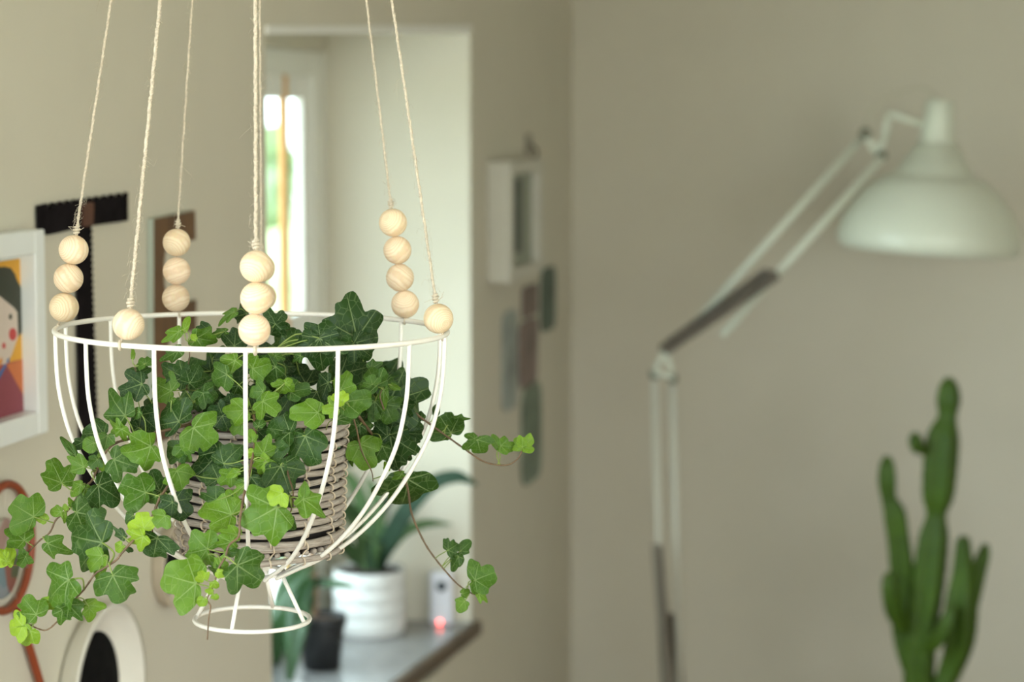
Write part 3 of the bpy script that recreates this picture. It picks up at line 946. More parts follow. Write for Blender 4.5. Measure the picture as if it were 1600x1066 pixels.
LEAVES = [
 # left group above the rib
 (222,600,185,612,1.965,.35,1.05,'A'),(196,650,160,611,1.955,1.15,.95,'C'),(268,611,236,597,1.985,1.75,1.15,'A'),
 (280,659,255,626,1.965,.75,1.35,'A'),(220,648,245,672,1.97,.25,1.1,'B'),(216,668,204,677,1.96,.4,1.3,'B'),(218,643,203,652,1.955,1.3,.9,'D'),
 (190,672,164,659,1.945,1.9,.8,'C'),(190,670,193,694,1.942,2.0,1.0,'C'),(168,681,163,706,1.945,1.4,1.1,'C'),(162,678,127,676,1.965,.7,.95,'B'),
 (147,692,127,701,1.955,1.75,1.25,'D'),(130,690,111,702,1.97,.4,.9,'D'),(118,713,98,678,1.965,1.2,.38,'D'),(131,730,103,713,1.96,1.8,.9,'C'),
 (152,718,140,731,1.955,1.2,1.1,'B'),(158,714,161,743,1.965,2.3,.55,'D'),(157,700,138,713,1.97,.2,1.2,'B'),
 (178,718,216,731,1.942,1.2,1.2,'A'),(236,697,190,716,1.93,1.8,1.05,'A'),(228,770,186,756,1.925,1.45,1.05,'B'),(243,776,228,786,1.93,1.2,1.1,'B'),
 (250,768,234,734,1.94,.8,.9,'B'),(153,759,192,783,1.955,.75,1.1,'B'),(119,801,166,810,1.97,1.15,1.1,'B'),(160,848,100,838,1.925,.95,1.15,'A'),
 (96,755,79,715,1.975,1.65,1.0,'A'),(127,758,105,771,1.975,1.9,.85,'D'),(133,763,144,778,1.975,1.9,1.0,'D'),(112,790,110,776,1.978,2.2,.7,'D'),
 (104,797,99,788,1.978,2.4,.9,'D'),(95,800,75,798,1.978,2.1,.9,'D'),(101,802,101,819,1.978,2.2,.55,'D'),(71,813,54,802,1.978,2.4,.9,'D'),
 (53,808,16,786,1.975,1.65,1.2,'B'),(38,845,12,821,1.975,1.6,.95,'B'),(40,870,31,887,1.975,1.5,1.0,'B'),(38,872,33,855,1.976,1.6,.8,'D'),
 (13,880,20,847,1.972,2.7,.6,'D'),(10,878,2,856,1.97,2.8,.8,'D'),(9,880,-6,884,1.97,2.9,.8,'D'),(74,849,110,866,1.975,1.6,.85,'C'),
 # lower left vine
 (108,906,62,938,1.895,1.55,.95,'A'),(82,938,61,957,1.91,2.3,.9,'D'),(57,961,34,931,1.9,1.7,.95,'B'),(98,953,93,981,1.892,1.4,1.0,'C'),
 (107,945,131,972,1.892,1.15,.9,'C'),(135,945,165,951,1.905,2.2,.75,'D'),(140,950,140,974,1.905,2.1,.9,'D'),(176,899,197,941,1.89,1.3,1.15,'B'),
 (160,868,138,892,1.91,2.1,.9,'B'),(158,890,150,914,1.91,2.0,.8,'D'),(36,978,8,983,1.895,2.75,1.15,'B'),(48,986,30,1014,1.895,2.4,.8,'B'),
 (106,942,99,933,1.89,2.8,1.0,'D'),(225,826,219,799,1.9,2.85,1.15,'B'),(224,838,189,856,1.895,2.6,.85,'C'),(193,839,172,821,1.905,.6,.55,'C'),
 (208,806,193,816,1.92,1.1,1.1,'D'),(190,852,177,861,1.905,2.4,1.0,'D'),(198,858,210,861,1.905,.5,.8,'D'),(246,841,238,874,1.905,.7,1.45,'B'),
 (258,806,241,823,1.897,1.9,1.1,'B'),(270,785,249,800,1.912,.35,1.0,'B'),(272,783,296,808,1.925,.3,1.2,'B'),(276,736,289,764,1.925,1.75,1.25,'A'),
 (283,702,260,720,1.945,.9,1.0,'B'),(286,698,292,724,1.94,1.5,1.0,'B'),(302,668,333,698,1.93,1.75,1.3,'B'),
 # front of the pot
 (343,704,308,750,1.945,.15,.8,'B'),(349,725,374,696,1.94,.85,1.2,'A'),(341,749,328,720,1.94,.7,1.3,'A'),(362,742,341,758,1.93,1.9,1.0,'A'),
 (372,738,350,741,1.925,2.2,.7,'D'),(338,782,336,759,1.925,.9,1.5,'B'),(362,805,312,789,1.915,2.05,.95,'B'),(380,763,358,768,1.92,2.0,.8,'C'),
 (381,752,362,755,1.925,1.6,.8,'C'),(371,836,339,829,1.89,2.2,.8,'C'),(324,858,296,834,1.885,1.7,1.25,'A'),(362,847,328,857,1.88,1.9,.8,'C'),
 (306,912,253,899,1.87,1.95,1.25,'B'),(326,866,309,883,1.885,1.8,1.2,'B'),(342,890,319,893,1.875,1.5,.8,'C'),(342,886,352,863,1.875,2.1,.9,'C'),
 (340,894,353,903,1.868,2.7,1.0,'D'),(318,906,311,892,1.865,2.7,1.1,'B'),(370,883,412,911,1.87,1.1,1.2,'A'),(358,902,356,911,1.87,1.6,1.3,'D'),
 (318,936,311,949,1.868,2.4,1.25,'D'),(335,930,338,939,1.868,2.4,1.4,'D'),(333,910,339,922,1.868,2.5,1.1,'D'),(332,925,321,920,1.868,2.5,1.0,'D'),
 (356,862,375,865,1.875,1.1,.8,'D'),(433,793,376,824,1.885,1.75,1.15,'A'),(441,771,418,785,1.88,2.7,1.1,'B'),(438,728,455,770,1.93,.75,1.3,'A'),
 (430,742,425,772,1.935,.8,1.2,'A'),(473,780,514,807,1.88,1.85,.85,'C'),(474,782,478,753,1.882,1.8,.6,'D'),(450,806,430,823,1.895,1.0,1.1,'B'),(452,775,438,790,1.905,.7,1.1,'B'),
 (453,676,417,667,1.945,.85,1.2,'B'),(455,676,455,700,1.946,.8,1.2,'B'),(477,681,496,729,1.945,.85,.85,'B'),(497,645,451,646,1.945,1.95,.75,'B'),(525,637,502,639,1.94,2.3,1.2,'A'),
 (410,627,436,645,1.94,1.9,1.25,'A'),(411,612,389,612,1.945,1.5,1.2,'B'),(445,599,437,619,1.95,1.9,1.3,'A'),(446,598,458,594,1.948,2.2,1.1,'D'),
 (454,613,485,605,1.96,1.1,.85,'B'),(394,576,424,569,1.96,1.8,1.1,'B'),(431,573,407,593,1.965,.9,1.3,'B'),(368,563,331,585,1.96,1.9,.7,'C'),
 (355,585,326,598,1.955,1.3,1.0,'B'),(317,614,339,622,1.96,.95,1.3,'B'),(317,614,315,637,1.96,1.0,1.0,'B'),(287,590,251,572,1.99,.7,.95,'A'),
 (296,599,314,575,1.99,.7,.9,'B'),(279,548,244,567,2.0,1.4,.55,'C'),(280,518,251,537,2.0,2.0,.6,'C'),(288,515,296,491,2.0,2.3,.5,'D'),
 (306,528,344,537,2.0,1.6,.75,'A'),(306,530,296,522,1.99,2.5,.8,'D'),(325,515,303,517,2.03,.5,.8,'B'),(352,518,323,520,2.03,1.5,.5,'C'),
 (366,488,335,502,2.07,1.7,.5,'C'),(386,490,363,496,2.08,.3,1.1,'B'),(430,507,444,487,2.05,.55,1.3,'A'),(430,507,417,482,2.052,.5,1.1,'A'),(431,508,441,528,2.051,.45,1.1,'B'),
 (366,541,369,511,2.03,.3,1.0,'B'),(455,545,462,512,2.04,.7,.9,'B'),(448,538,468,531,2.03,1.3,.8,'D'),(499,528,501,582,2.0,.45,1.15,'A'),
 (499,528,464,538,2.001,.45,1.0,'B'),(500,528,549,536,2.001,.5,.75,'B'),(558,528,541,459,2.06,.5,.95,'A'),(553,536,584,560,2.05,.4,1.1,'A'),(560,533,591,536,2.051,.4,.6,'D'),
 (579,576,600,565,2.03,1.0,1.0,'C'),(590,602,571,572,2.01,1.2,1.1,'A'),(582,601,578,586,2.0,1.4,1.4,'B'),(532,610,546,579,1.94,1.75,.75,'B'),
 (536,626,518,617,1.935,2.8,1.0,'B'),(536,626,543,613,1.933,2.9,.9,'D'),(538,628,582,622,1.955,1.5,.95,'B'),(527,656,567,643,1.965,1.2,.55,'D'),
 # right side
 (608,627,675,608,2.06,.4,1.0,'A'),(612,622,640,592,2.062,.4,1.0,'A'),(620,632,642,654,2.062,.35,1.0,'B'),(600,600,626,600,2.05,1.0,.8,'C'),(604,595,624,584,2.055,1.0,.5,'C'),(612,602,625,611,2.03,1.8,.7,'D'),
 (600,609,597,644,2.03,1.6,.5,'D'),(601,632,616,661,2.05,1.1,1.1,'B'),(586,627,584,662,2.045,1.0,.8,'B'),(608,680,592,653,2.06,.25,1.0,'A'),
 (606,682,577,690,2.06,.3,1.2,'B'),(610,679,616,740,2.06,.4,.95,'A'),(614,684,640,722,2.062,.4,.8,'A'),(634,677,656,655,2.07,.4,1.2,'B'),(636,676,650,701,2.07,.4,1.0,'B'),
 (640,697,652,712,2.075,.5,.9,'D'),(563,694,579,734,2.045,1.9,1.0,'B'),(598,697,584,722,2.05,1.1,1.1,'B'),(562,664,545,680,2.05,.8,1.0,'B'),
 (560,668,575,690,2.055,.9,1.0,'B'),(555,652,570,668,2.06,.6,1.1,'B'),(548,680,557,700,2.06,.7,1.0,'D'),(549,709,546,731,2.05,1.5,.8,'C'),(606,735,600,722,2.055,2.2,.8,'D'),
 (637,748,634,801,2.085,.7,1.2,'B'),(628,741,606,746,2.08,1.8,.6,'D'),(705,677,686,649,2.09,.95,1.2,'B'),(712,656,737,652,2.088,1.2,.6,'C'),
 (707,652,695,644,2.089,1.2,.8,'D'),(746,687,751,710,2.085,1.4,1.5,'B'),(742,686,727,676,2.084,1.4,.8,'D'),(782,697,807,698,2.085,1.7,.8,'B'),(780,699,768,680,2.087,1.7,.7,'D'),
 (816,699,834,686,2.085,2.2,1.0,'B'),(815,699,806,683,2.086,2.2,1.0,'B'),(659,656,658,641,2.085,.5,.9,'D'),(681,647,682,631,2.09,.6,.8,'D'),
 (700,860,717,849,2.085,.9,1.3,'B'),(720,861,735,846,2.087,1.0,1.0,'D'),(717,870,700,894,2.083,1.0,.7,'D'),(716,868,722,888,2.084,1.0,.7,'D'),
 (742,907,774,893,2.085,1.5,1.2,'B'),(742,907,760,925,2.087,1.5,1.0,'B'),(748,928,767,938,2.083,2.1,.9,'C'),(722,928,735,926,2.086,1.7,1.2,'D'),(726,940,712,955,2.084,1.9,1.2,'D'),
 # centre
 (361,633,343,626,1.96,.3,1.3,'B'),(362,632,375,618,1.962,.4,1.2,'B'),(348,650,322,644,1.958,.3,1.3,'B'),(347,650,356,673,1.956,.3,1.2,'B'),(382,641,345,645,1.945,2.0,.95,'A'),
 (378,662,361,679,1.95,1.7,.9,'B'),(394,689,393,669,1.938,2.1,.9,'D'),(411,709,423,677,1.93,1.9,1.0,'C'),(418,722,398,725,1.925,2.3,1.1,'B'),
 (414,722,412,743,1.925,2.1,1.2,'B'),(415,722,447,691,1.935,.95,1.0,'A'),(402,673,421,668,1.95,.3,1.4,'B'),(404,667,407,649,1.945,1.2,1.1,'D'),
 (430,656,457,618,1.97,.35,.9,'A'),(513,598,489,606,1.98,.25,1.2,'A'),(495,612,505,636,1.985,.3,1.2,'B'),(396,705,391,722,1.93,2.7,1.0,'D'),
 (392,745,384,776,1.93,.7,1.3,'B'),(405,740,395,765,1.935,.6,1.2,'B'),
 (438,620,418,596,2.11,.2,1.3,'B'),(458,640,470,612,2.11,.2,1.3,'B'),(440,565,455,595,2.11,.3,1.3,'B'),(478,600,462,570,2.1,.3,1.3,'B'),(400,600,430,612,2.1,.25,1.3,'B'),(480,620,450,634,2.1,.2,1.2,'B'),
 # sprigs upper left
 (207,559,210,542,1.97,2.1,.45,'D'),(227,569,216,562,1.97,1.5,1.4,'B'),(228,568,237,560,1.97,1.4,1.2,'D'),(212,580,195,576,1.97,1.0,.6,'D'),(214,586,200,591,1.97,.6,.9,'D'),
 (217,585,236,573,1.975,.6,.8,'B'),(219,590,208,599,1.975,.4,1.0,'D'),(240,640,222,628,1.985,.5,.9,'B'),(300,625,318,640,1.98,.8,.9,'B'),(268,625,285,634,1.97,1.7,.6,'C'),
 (430,556,447,560,1.985,1.4,.8,'C'),(428,553,418,541,1.99,1.8,1.0,'D'),(470,556,455,566,1.99,1.2,.9,'C'),
]
for t in LEAVES:
    leaf(*t)
# shaded leaves deeper in the crown
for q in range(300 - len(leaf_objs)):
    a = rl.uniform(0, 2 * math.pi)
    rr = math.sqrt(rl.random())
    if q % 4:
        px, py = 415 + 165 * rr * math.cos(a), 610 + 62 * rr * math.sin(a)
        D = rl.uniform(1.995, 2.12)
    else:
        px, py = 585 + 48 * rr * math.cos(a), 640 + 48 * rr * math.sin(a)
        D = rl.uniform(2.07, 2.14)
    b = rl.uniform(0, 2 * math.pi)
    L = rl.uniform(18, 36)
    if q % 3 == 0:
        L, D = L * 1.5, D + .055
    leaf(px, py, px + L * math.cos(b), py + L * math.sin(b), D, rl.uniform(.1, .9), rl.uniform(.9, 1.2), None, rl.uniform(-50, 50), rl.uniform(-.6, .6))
print('LEAVES', len(LEAVES), len(leaf_objs))
for v in vmb:
    build('vine_stem', v, [M_stem, M_pet], ivy, fix=False)
tag(build('inner_petioles', inner, M_pet, ivy, fix=False), kind='stuff')

# ------------------------------------------------------------------ things hung on the left wall
def wp(px, py, off=0.0):
    return on_x(px, py, XW + off)
# framed portrait print
pf_tr, pf_br = wp(70, 358, .03), wp(71, 677, .03)
z1, z0 = pf_tr.z, pf_br.z
y1 = pf_tr.y
y0 = y1 - (z1 - z0) * .74
pic = tag(empty('picture_frame', (XW, (y0 + y1) / 2, z0)), 'white frame with colourful flat portrait print, near the saw blades', 'picture')
wi = .028
fm = MB()
for (a, b) in (((y0, z0), (y0 + wi, z1)), ((y1 - wi, z0), (y1, z1)), ((y0 + wi, z0), (y1 - wi, z0 + wi)), ((y0 + wi, z1 - wi), (y1 - wi, z1))):
    fm.box((XW + .001, a[0], a[1]), (XW + .03, b[0], b[1]))
bevel(build('frame', fm, plain('frame_white', (.80, .82, .80), .4, noise=.01), pic), .002)
build('mat_board', MB().box((XW + .002, y0 + wi, z0 + wi), (XW + .010, y1 - wi, z1 - wi)), plain('mat_board', (.70, .76, .75), .8), pic)
def flat(mb, pts, off, mi):
    n = len(mb.v)
    for (zx, zy) in pts:
        mb.v.append(wp(zx / 2.8, 340 + zy / 2.805, off))
    mb.face(range(n, n + len(pts)), False, mi)
def ell(cx, cyy, rx, ry, n=20):
    return [(cx + rx * math.cos(2 * math.pi * i / n), cyy + ry * math.sin(2 * math.pi * i / n)) for i in range(n)]
pcol = [(.72, .36, .03), (.035, .04, .025), (.66, .55, .47), (.55, .06, .06), (.60, .17, .05), (.26, .05, .07), (.40, .08, .06), (.04, .16, .42), (.72, .28, .04)]
pm = [plain('print_ink', c, .6, noise=.03) for c in pcol]
pr_ = MB()
P0 = .0105
flat(pr_, [(-190, 222), (131, 172), (143, 852), (-190, 1010)], P0, 0)
flat(pr_, [(-190, 690), (137, 612), (143, 852), (-190, 1010)], P0 + .0002, 6)
flat(pr_, [(30, 645), (137, 612), (143, 852)], P0 + .0004, 4)
flat(pr_, [(-190, 800), (-20, 720), (28, 650), (143, 852), (-190, 1010)], P0 + .0005, 5)
flat(pr_, [(-60, 225), (20, 215), (48, 222), (66, 248), (75, 275), (100, 320), (117, 370), (122, 410), (112, 470), (95, 505), (82, 522), (-120, 540), (-120, 300)], P0 + .0004, 1)
flat(pr_, [(-100, 420), (-40, 350), (0, 345), (60, 395), (76, 415), (80, 520), (52, 600), (32, 640), (-20, 650), (-80, 560)], P0 + .0006, 2)
flat(pr_, ell(56, 512, 17, 28), P0 + .0008, 3)
flat(pr_, ell(46, 435, 7, 13), P0 + .0008, 1)
flat(pr_, ell(17, 562, 8, 14), P0 + .0008, 3)
flat(pr_, [(-10, 690), (24, 640), (28, 650), (-10, 720)], P0 + .0009, 7)
flat(pr_, [(30, 625), (42, 612), (40, 636), (30, 640)], P0 + .0009, 7)
flat(pr_, [(-12, 640), (8, 610), (12, 632), (-4, 655)], P0 + .0009, 8)
build('print', pr_, pm, pic, fix=False)

# saw blades
M_iron = plain('black_iron', (.010, .008, .009), .9, 0, noise=.4, scale=40, spec=.05)
top = []
pts = [(58, 365), (56, 322), (70, 318), (72, 331)]
nt_ = 11
for i in range(nt_):
    x = 75 + (190 - 75) * i / (nt_ - 1)
    yb = 327 - (x - 75) * (327 - 311) / 115
    pts += [(x, yb), (x + 3.2, yb - 10.5), (x + 6.5, yb - 10.5)]
pts += [(196, 303), (196, 345), (130, 354), (72, 367)]
sb = MB().prism([wp(x, y, .003) for x, y in pts], (.004, 0, 0))
saw = tag(empty('saw_blade', wp(125, 367, 0)), 'short black saw blade with big teeth upward, fixed level on the wall', 'saw blade')
build('blade', sb, M_iron, saw)
M_rust = plain('rust_handle', (.09, .035, .02), .7, noise=.3)
build('handle_bracket', MB().prism([wp(127, 318, .007), wp(140, 316, .007), wp(139, 352, .007), wp(128, 354, .007)], (.006, 0, 0)), M_rust, saw)
pts = [(119, 356), (139, 353)]
for i in range(44):
    t = i / 44
    x = 138 + 15 * t ** 1.3
    y = 358 + 430 * t
    pts += [(x, y), (x + 3, y + 3), (x + .2, y + 8)]
pts += [(153, 792), (128, 797), (122, 640), (119, 480)]
sw2 = MB().prism([wp(x, y, .003) for x, y in pts], (.004, 0, 0))
tag(build('saw_blade', sw2, M_iron), 'long narrow black saw blade hanging upright below the short blade', 'saw blade')

# brown wooden letter
def yeq(px_back, px_front):
    yb = wp(px_back, 440).y
    lo, hi = 0, .06
    for _ in range(40):
        mi_ = (lo + hi) / 2
        if wp(px_front, 440, mi_).y > yb:
            lo = mi_
        else:
            hi = mi_
    return lo
LO = yeq(229, 240)
letter_pts = [(240, 342), (305, 329), (306, 374), (296, 377), (289, 363), (268, 368), (260, 385), (257, 410), (257, 440), (261, 466), (268, 478), (288, 474), (297, 470), (307, 468), (307, 516), (297, 519), (288, 516), (268, 522), (262, 545), (262, 620), (268, 645), (288, 640), (296, 622), (307, 620), (308, 674), (240, 694)]
M_brown = wood_mat('walnut_brown', (.085, .040, .016), (.15, .075, .03), (1, 1, 10), 50, .55)
M_mint = plain('pale_green_edge', (.42, .47, .40), .7)
lm = MB().prism([wp(x, y, LO) for x, y in letter_pts], (-LO + .001, 0, 0), 0, 1)
tag(build('wooden_letter', lm, [M_brown, M_mint]), 'brown wooden letter with pale green edges on wall behind ivy', 'letter')

# orange rimmed racket
rc = wp(10, 856, .008)
rr_ = abs(wp(10, 757, .008).z - rc.z)
rk = tag(empty('racket', rc), 'orange-red rimmed racket with patterned face on wall at lower left', 'racket')
M_red = plain('orange_red_lacquer', (.25, .048, .014), .5, noise=.1)
circ = [rc + Vector((0, math.sin(2 * math.pi * i / 56) * rr_ * .98, math.cos(2 * math.pi * i / 56) * rr_)) for i in range(56)]
build('rim', MB().tube(circ, .0048, 10, True), M_red, rk)
hd0, hd1 = wp(28, 953, .008), wp(68, 1085, .008)
build('handle', MB().tube(spline([hd0, hd0.lerp(hd1, .3), hd1], 6), [.0045] * 6 + [.0052] * 7, 10), M_red, rk)
mt, nt, b, l = new_mat('mottled_pattern')
tc = nt.nodes.new('ShaderNodeTexCoord')
vo = nt.nodes.new('ShaderNodeTexVoronoi')
vo.inputs['Scale'].default_value = 42
l.new(tc.outputs['Object'], vo.inputs['Vector'])
rp = nt.nodes.new('ShaderNodeValToRGB')
rp.color_ramp.interpolation = 'CONSTANT'
for p, c in ((0, (.10, .13, .07)), (.2, (.32, .20, .17)), (.4, (.24, .27, .30)), (.58, (.40, .37, .30)), (.76, (.28, .10, .08)), (.9, (.16, .23, .26))):
    e = rp.color_ramp.elements.new(p) if p else rp.color_ramp.elements[0]
    e.position, e.color = p, (*c, 1)
sc_ = nt.nodes.new('ShaderNodeSeparateColor')
l.new(vo.outputs['Color'], sc_.inputs[0])
l.new(sc_.outputs[0], rp.inputs['Fac'])
l.new(rp.outputs['Color'], b.inputs['Base Color'])
pcx = wp(5, 873, .008)
build('patterned_disc', MB().lathe([(.0001, .002), (rr_ * .62, .002), (rr_ * .64, 0), (.0001, 0)], pcx, (1, 0, 0), 36), mt, rk)
nt2 = MB()
for k in range(9):                               # strings that hold the disc in the hoop
    a = 2 * math.pi * k / 9
    nt2.tube([rc + Vector((0, math.sin(a) * rr_ * .5, math.cos(a) * rr_ * .5)), rc + Vector((0, math.sin(a) * rr_ * .97, math.cos(a) * rr_ * .97))], .0006, 5)
build('strings', nt2, plain('pale_gut', (.6, .55, .45), .6), rk)

# two round bowls with black hearts
M_enam = plain('white_enamel', (.78, .75, .66), .3, noise=.02)
M_tan = plain('tan_rim', (.58, .50, .39), .5)
M_black = plain('black_swirl', (.006, .006, .006), .9, noise=.6, scale=50, spec=.08)
def bowl(cx_, top_, half, label, dp, rim_mat, inner_frac):
    c = wp(cx_, top_ + half, 0)
    r = abs(wp(cx_, top_, 0).z - c.z)
    o = tag(empty('round_bowl', c), label, 'bowl', 'round bowls on the left wall')
    build('body', MB().lathe([(.001, .001), (r * .86, .001), (r * .90, .004), (r * .985, dp * .92), (r, dp), (r * .93, dp), (r * .86, .007), (.001, .005)], c, (1, 0, 0), 56), rim_mat, o)
    build('black_center', MB().lathe([(.001, .0075), (r * inner_frac * .5, .009), (r * inner_frac * .9, .008), (r * inner_frac, .0052)], c, (1, 0, 0), 40), M_black, o)
    return o
bowl(140, 942, 150, 'large white wall bowl with black centre, under the ivy tip', .030, M_enam, .74)
bowl(256, 818, 66, 'small tan-edged wall bowl with black centre, behind wire basket foot', .022, M_tan, .72)

# small deep frame, hook and cards near the corner
dpth = .055
yA = on_x(797, 350, XW + dpth).y
yB_ = on_x(849, 350, XW + dpth).y
zA, zB = on_x(797, 253, XW + dpth).z, on_x(797, 443, XW + dpth).z
sf = tag(empty('box_frame', (XW, (yA + yB_) / 2, zB)), 'small deep white box frame with dark narrow picture, near room corner', 'picture')
fm = MB()
wi = .05
for (a, b) in (((yA, zB), (yA + wi, zA)), ((yB_ - wi, zB), (yB_, zA)), ((yA + wi, zB), (yB_ - wi, zB + wi * .6)), ((yA + wi, zA - wi * .6), (yB_ - wi, zA))):
    fm.box((XW + .001, a[0], a[1]), (XW + dpth, b[0], b[1]))
bevel(build('frame', fm, plain('box_frame_paint', (.56, .54, .46), .5, noise=.02), sf), .002)
build('backing', MB().box((XW + .002, yA + wi, zB + .03), (XW + .035, yB_ - wi, zA - .03)), plain('grey_backing', (.30, .32, .25), .7), sf)
yc_ = (yA + yB_) / 2 - .05
build('picture', MB().box((XW + .035, yc_ - .06, zB + .06), (XW + .037, yc_ + .07, zA - .045)), plain('dark_picture', (.05, .065, .055), .6, noise=.6, scale=30), sf)
hkp = wp(827, 245, .004)
h0 = tag(empty('wall_hook', hkp), 'dark iron hook on the wall above the small box frame', 'hook')
ht = wp(826, 190, .004).z
build('plate', MB().box((XW + .001, hkp.y - .03, hkp.z), (XW + .005, hkp.y + .03, ht - .03)), plain('dark_plate', (.26, .23, .18), .6), h0)
build('hook_wire', MB().tube(spline([Vector((XW + .004, hkp.y, hkp.z + .03)), Vector((XW + .02, hkp.y, hkp.z + .02)), Vector((XW + .022, hkp.y, hkp.z)), Vector((XW + .008, hkp.y, hkp.z - .008))], 5), .003, 8), M_iron, h0)
def card(x0, x1, ya, yb_, col, label, off=.002):
    a, c = wp(x0, ya), wp(x1, ya)
    zt_, zb_ = wp((x0 + x1) / 2, ya).z, wp((x0 + x1) / 2, yb_).z
    w_ = c.y - a.y
    r = min(w_, zt_ - zb_) * .22
    pts = []
    for (cyy, cz, s) in ((c.y - r, zt_ - r, 0), (a.y + r, zt_ - r, 90), (a.y + r, zb_ + r, 180), (c.y - r, zb_ + r, 270)):
        for k in range(6):
            an = R(s + 18 * k)
            pts.append(Vector((XW + off, cyy + r * math.cos(an), cz + r * math.sin(an))))
    o = build('wall_card', MB().prism(pts, (.006, 0, 0)), plain('card_ink', col, .75, noise=.35, scale=14))
    tag(o, label, 'card', 'cards pinned on the wall below the box frame')
card(783, 804, 486, 640, (.31, .34, .31), 'pale grey-green card pinned left of the purple-brown cards')
card(814, 836, 446, 494, (.18, .135, .115), 'small purple-brown card pinned just under the box frame')
card(809, 836, 500, 602, (.22, .165, .145), 'larger purple-brown card pinned between the pale and dark green cards')
card(843, 864, 418, 516, (.10, .13, .10), 'dark green card pinned highest, nearest the room corner')
card(813, 842, 602, 752, (.17, .21, .155), 'long moss green card pinned lowest on the wall')

# ------------------------------------------------------------------ things on the window sill
def leaf_blade(mb, path, width, up=Vector((0, 0, .7)) - HF * .7, keel=.25, mi=0, thick=.0012):
    """broad leaf along a path: width as a function of t; two sides and a keel"""
    pts = spline(path, 6)
    n = len(pts)
    base = len(mb.v)
    for i, p in enumerate(pts):
        t = i / (n - 1)
        tg = (pts[min(i + 1, n - 1)] - pts[max(i - 1, 0)]).normalized()
        sd = tg.cross(up)
        sd = sd.normalized() if sd.length > 1e-4 else RIGHT
        nn = sd.cross(tg).normalized()
        w = width(t)
        for k in range(5):
            s = -1 + k / 2
            mb.v.append(p + sd * (s * w) + nn * (abs(s) * keel * w))
        for k in range(5):
            s = 1 - k / 2
            mb.v.append(p + sd * (s * w) + nn * (abs(s) * keel * w - thick))
    for i in range(n - 1):
        for k in range(10):
            a, b_ = base + i * 10, base + (i + 1) * 10
            mb.face((a + k, a + (k + 1) % 10, b_ + (k + 1) % 10, b_ + k), True, mi)
    return mb
M_strap = plain('strap_leaf', (.018, .042, .022), .6, noise=.25, scale=12, spec=.2)
M_strap2 = plain('strap_leaf_pale', (.075, .14, .05), .5, noise=.25, scale=12, spec=.3)
M_ficus = plain('rubber_leaf', (.022, .062, .016), .42, noise=.25, scale=10)
# white ribbed pot
wpc = on_z(577, 988, Z_SILL)
dw = depth(wpc)
rw = 57.5 / F * dw
hw = (992 - 889) / F * dw
prof = [(.001, 0), (rw * .93, 0), (rw * .97, .006)]
for k in range(4):
    z_ = .006 + (hw - .012) * k / 4
    h_ = (hw - .012) / 4
    prof += [(rw * .985, z_ + h_ * .15), (rw, z_ + h_ * .35), (rw, z_ + h_ * .7), (rw * .985, z_ + h_ * .88), (rw * .955, z_ + h_ * .97)]
prof += [(rw * .99, hw), (rw * .93, hw), (rw * .92, hw - .03), (.001, hw - .03)]
wpot = tag(empty('white_pot', wpc), 'white ribbed ceramic pot on the window sill', 'pot')
build('body', MB().lathe(prof, wpc, seg=48), plain('white_ceramic', (.74, .74, .72), .25, noise=.02), wpot)
build('soil', MB().lathe([(.001, hw - .002), (rw * .9, hw - .006), (rw * .9, hw - .03)], wpc, seg=30), M_soil, wpot)
strap = tag(empty('strap_leaf_plant', wpc + Vector((0, 0, hw - .015))), 'dark green strap-leaved plant arching out of the white ribbed pot', 'plant')
wdt = lambda w: (lambda t: w * (.55 + .45 * math.sin(math.pi * min(t * 1.1, 1) ** .8)) * (1 - max(0, t - .8) * 4.2) + .0008)
def S(px, py, dd=0):
    return at(px, py, dw + dd)
for pth, w_, mt_ in (
    ([S(588, 890), S(606, 850, -.02), (S(640, 795, -.05)), S(680, 757, -.08), S(715, 747, -.1), S(745, 758, -.12)], .024, M_strap),
    ([S(590, 890), S(606, 860, .02), S(632, 832, .04), S(668, 819, .06), S(706, 820, .08)], .014, M_strap2),
    ([S(582, 890), S(585, 850), S(598, 800, .02), S(622, 760, .05), S(650, 738, .06)], .013, M_strap),
    ([S(576, 890), S(566, 850), S(548, 815, -.04), S(520, 800, -.08), S(488, 806, -.1)], .017, M_strap2),
    ([S(580, 890), S(574, 840, .03), S(566, 790, .06), S(548, 750, .08), S(528, 735, .1)], .016, M_strap2),
    ([S(574, 890), S(560, 868), S(530, 850, -.1), S(505, 852, -.18)], .015, M_strap),
    ([S(586, 890), S(592, 862, -.05), S(580, 842, -.12), S(556, 835, -.17)], .015, M_strap2),
    ([S(584, 890), S(592, 830), S(588, 780, .0), S(572, 745, .03)], .013, M_strap2)):
    build('strap_leaf', leaf_blade(MB(), pth, wdt(w_)), mt_, strap)
# black pot with rubber plant
bpc = on_z(503, 1044, Z_SILL)
db = depth(bpc)
rbk = 40 / F * db
hb = (1044 - 958) / F * db
bpot = tag(empty('black_pot', bpc), 'black plastic nursery pot on the window sill beside the white pot', 'pot')
build('body', MB().lathe([(.001, 0), (rbk * .72, 0), (rbk * .92, hb * .80), (rbk * .92, hb * .81), (rbk, hb * .82), (rbk, hb), (rbk * .94, hb), (rbk * .88, hb - .02), (.001, hb - .02)], bpc, seg=40), plain('black_plastic', (.013, .013, .014), .45), bpot)
build('soil', MB().lathe([(.001, hb - .004), (rbk * .88, hb - .010), (rbk * .88, hb - .02)], bpc, seg=30), plain('brown_bark_soil', (.10, .065, .045), .9, noise=.5, scale=90, bump=.8), bpot)
rub = tag(empty('rubber_plant', bpc + Vector((0, 0, hb - .01))), 'rubber plant with broad glossy leaves growing from the black pot', 'plant')
def Q(px, py, dd=0):
    return at(px, py, db + dd)
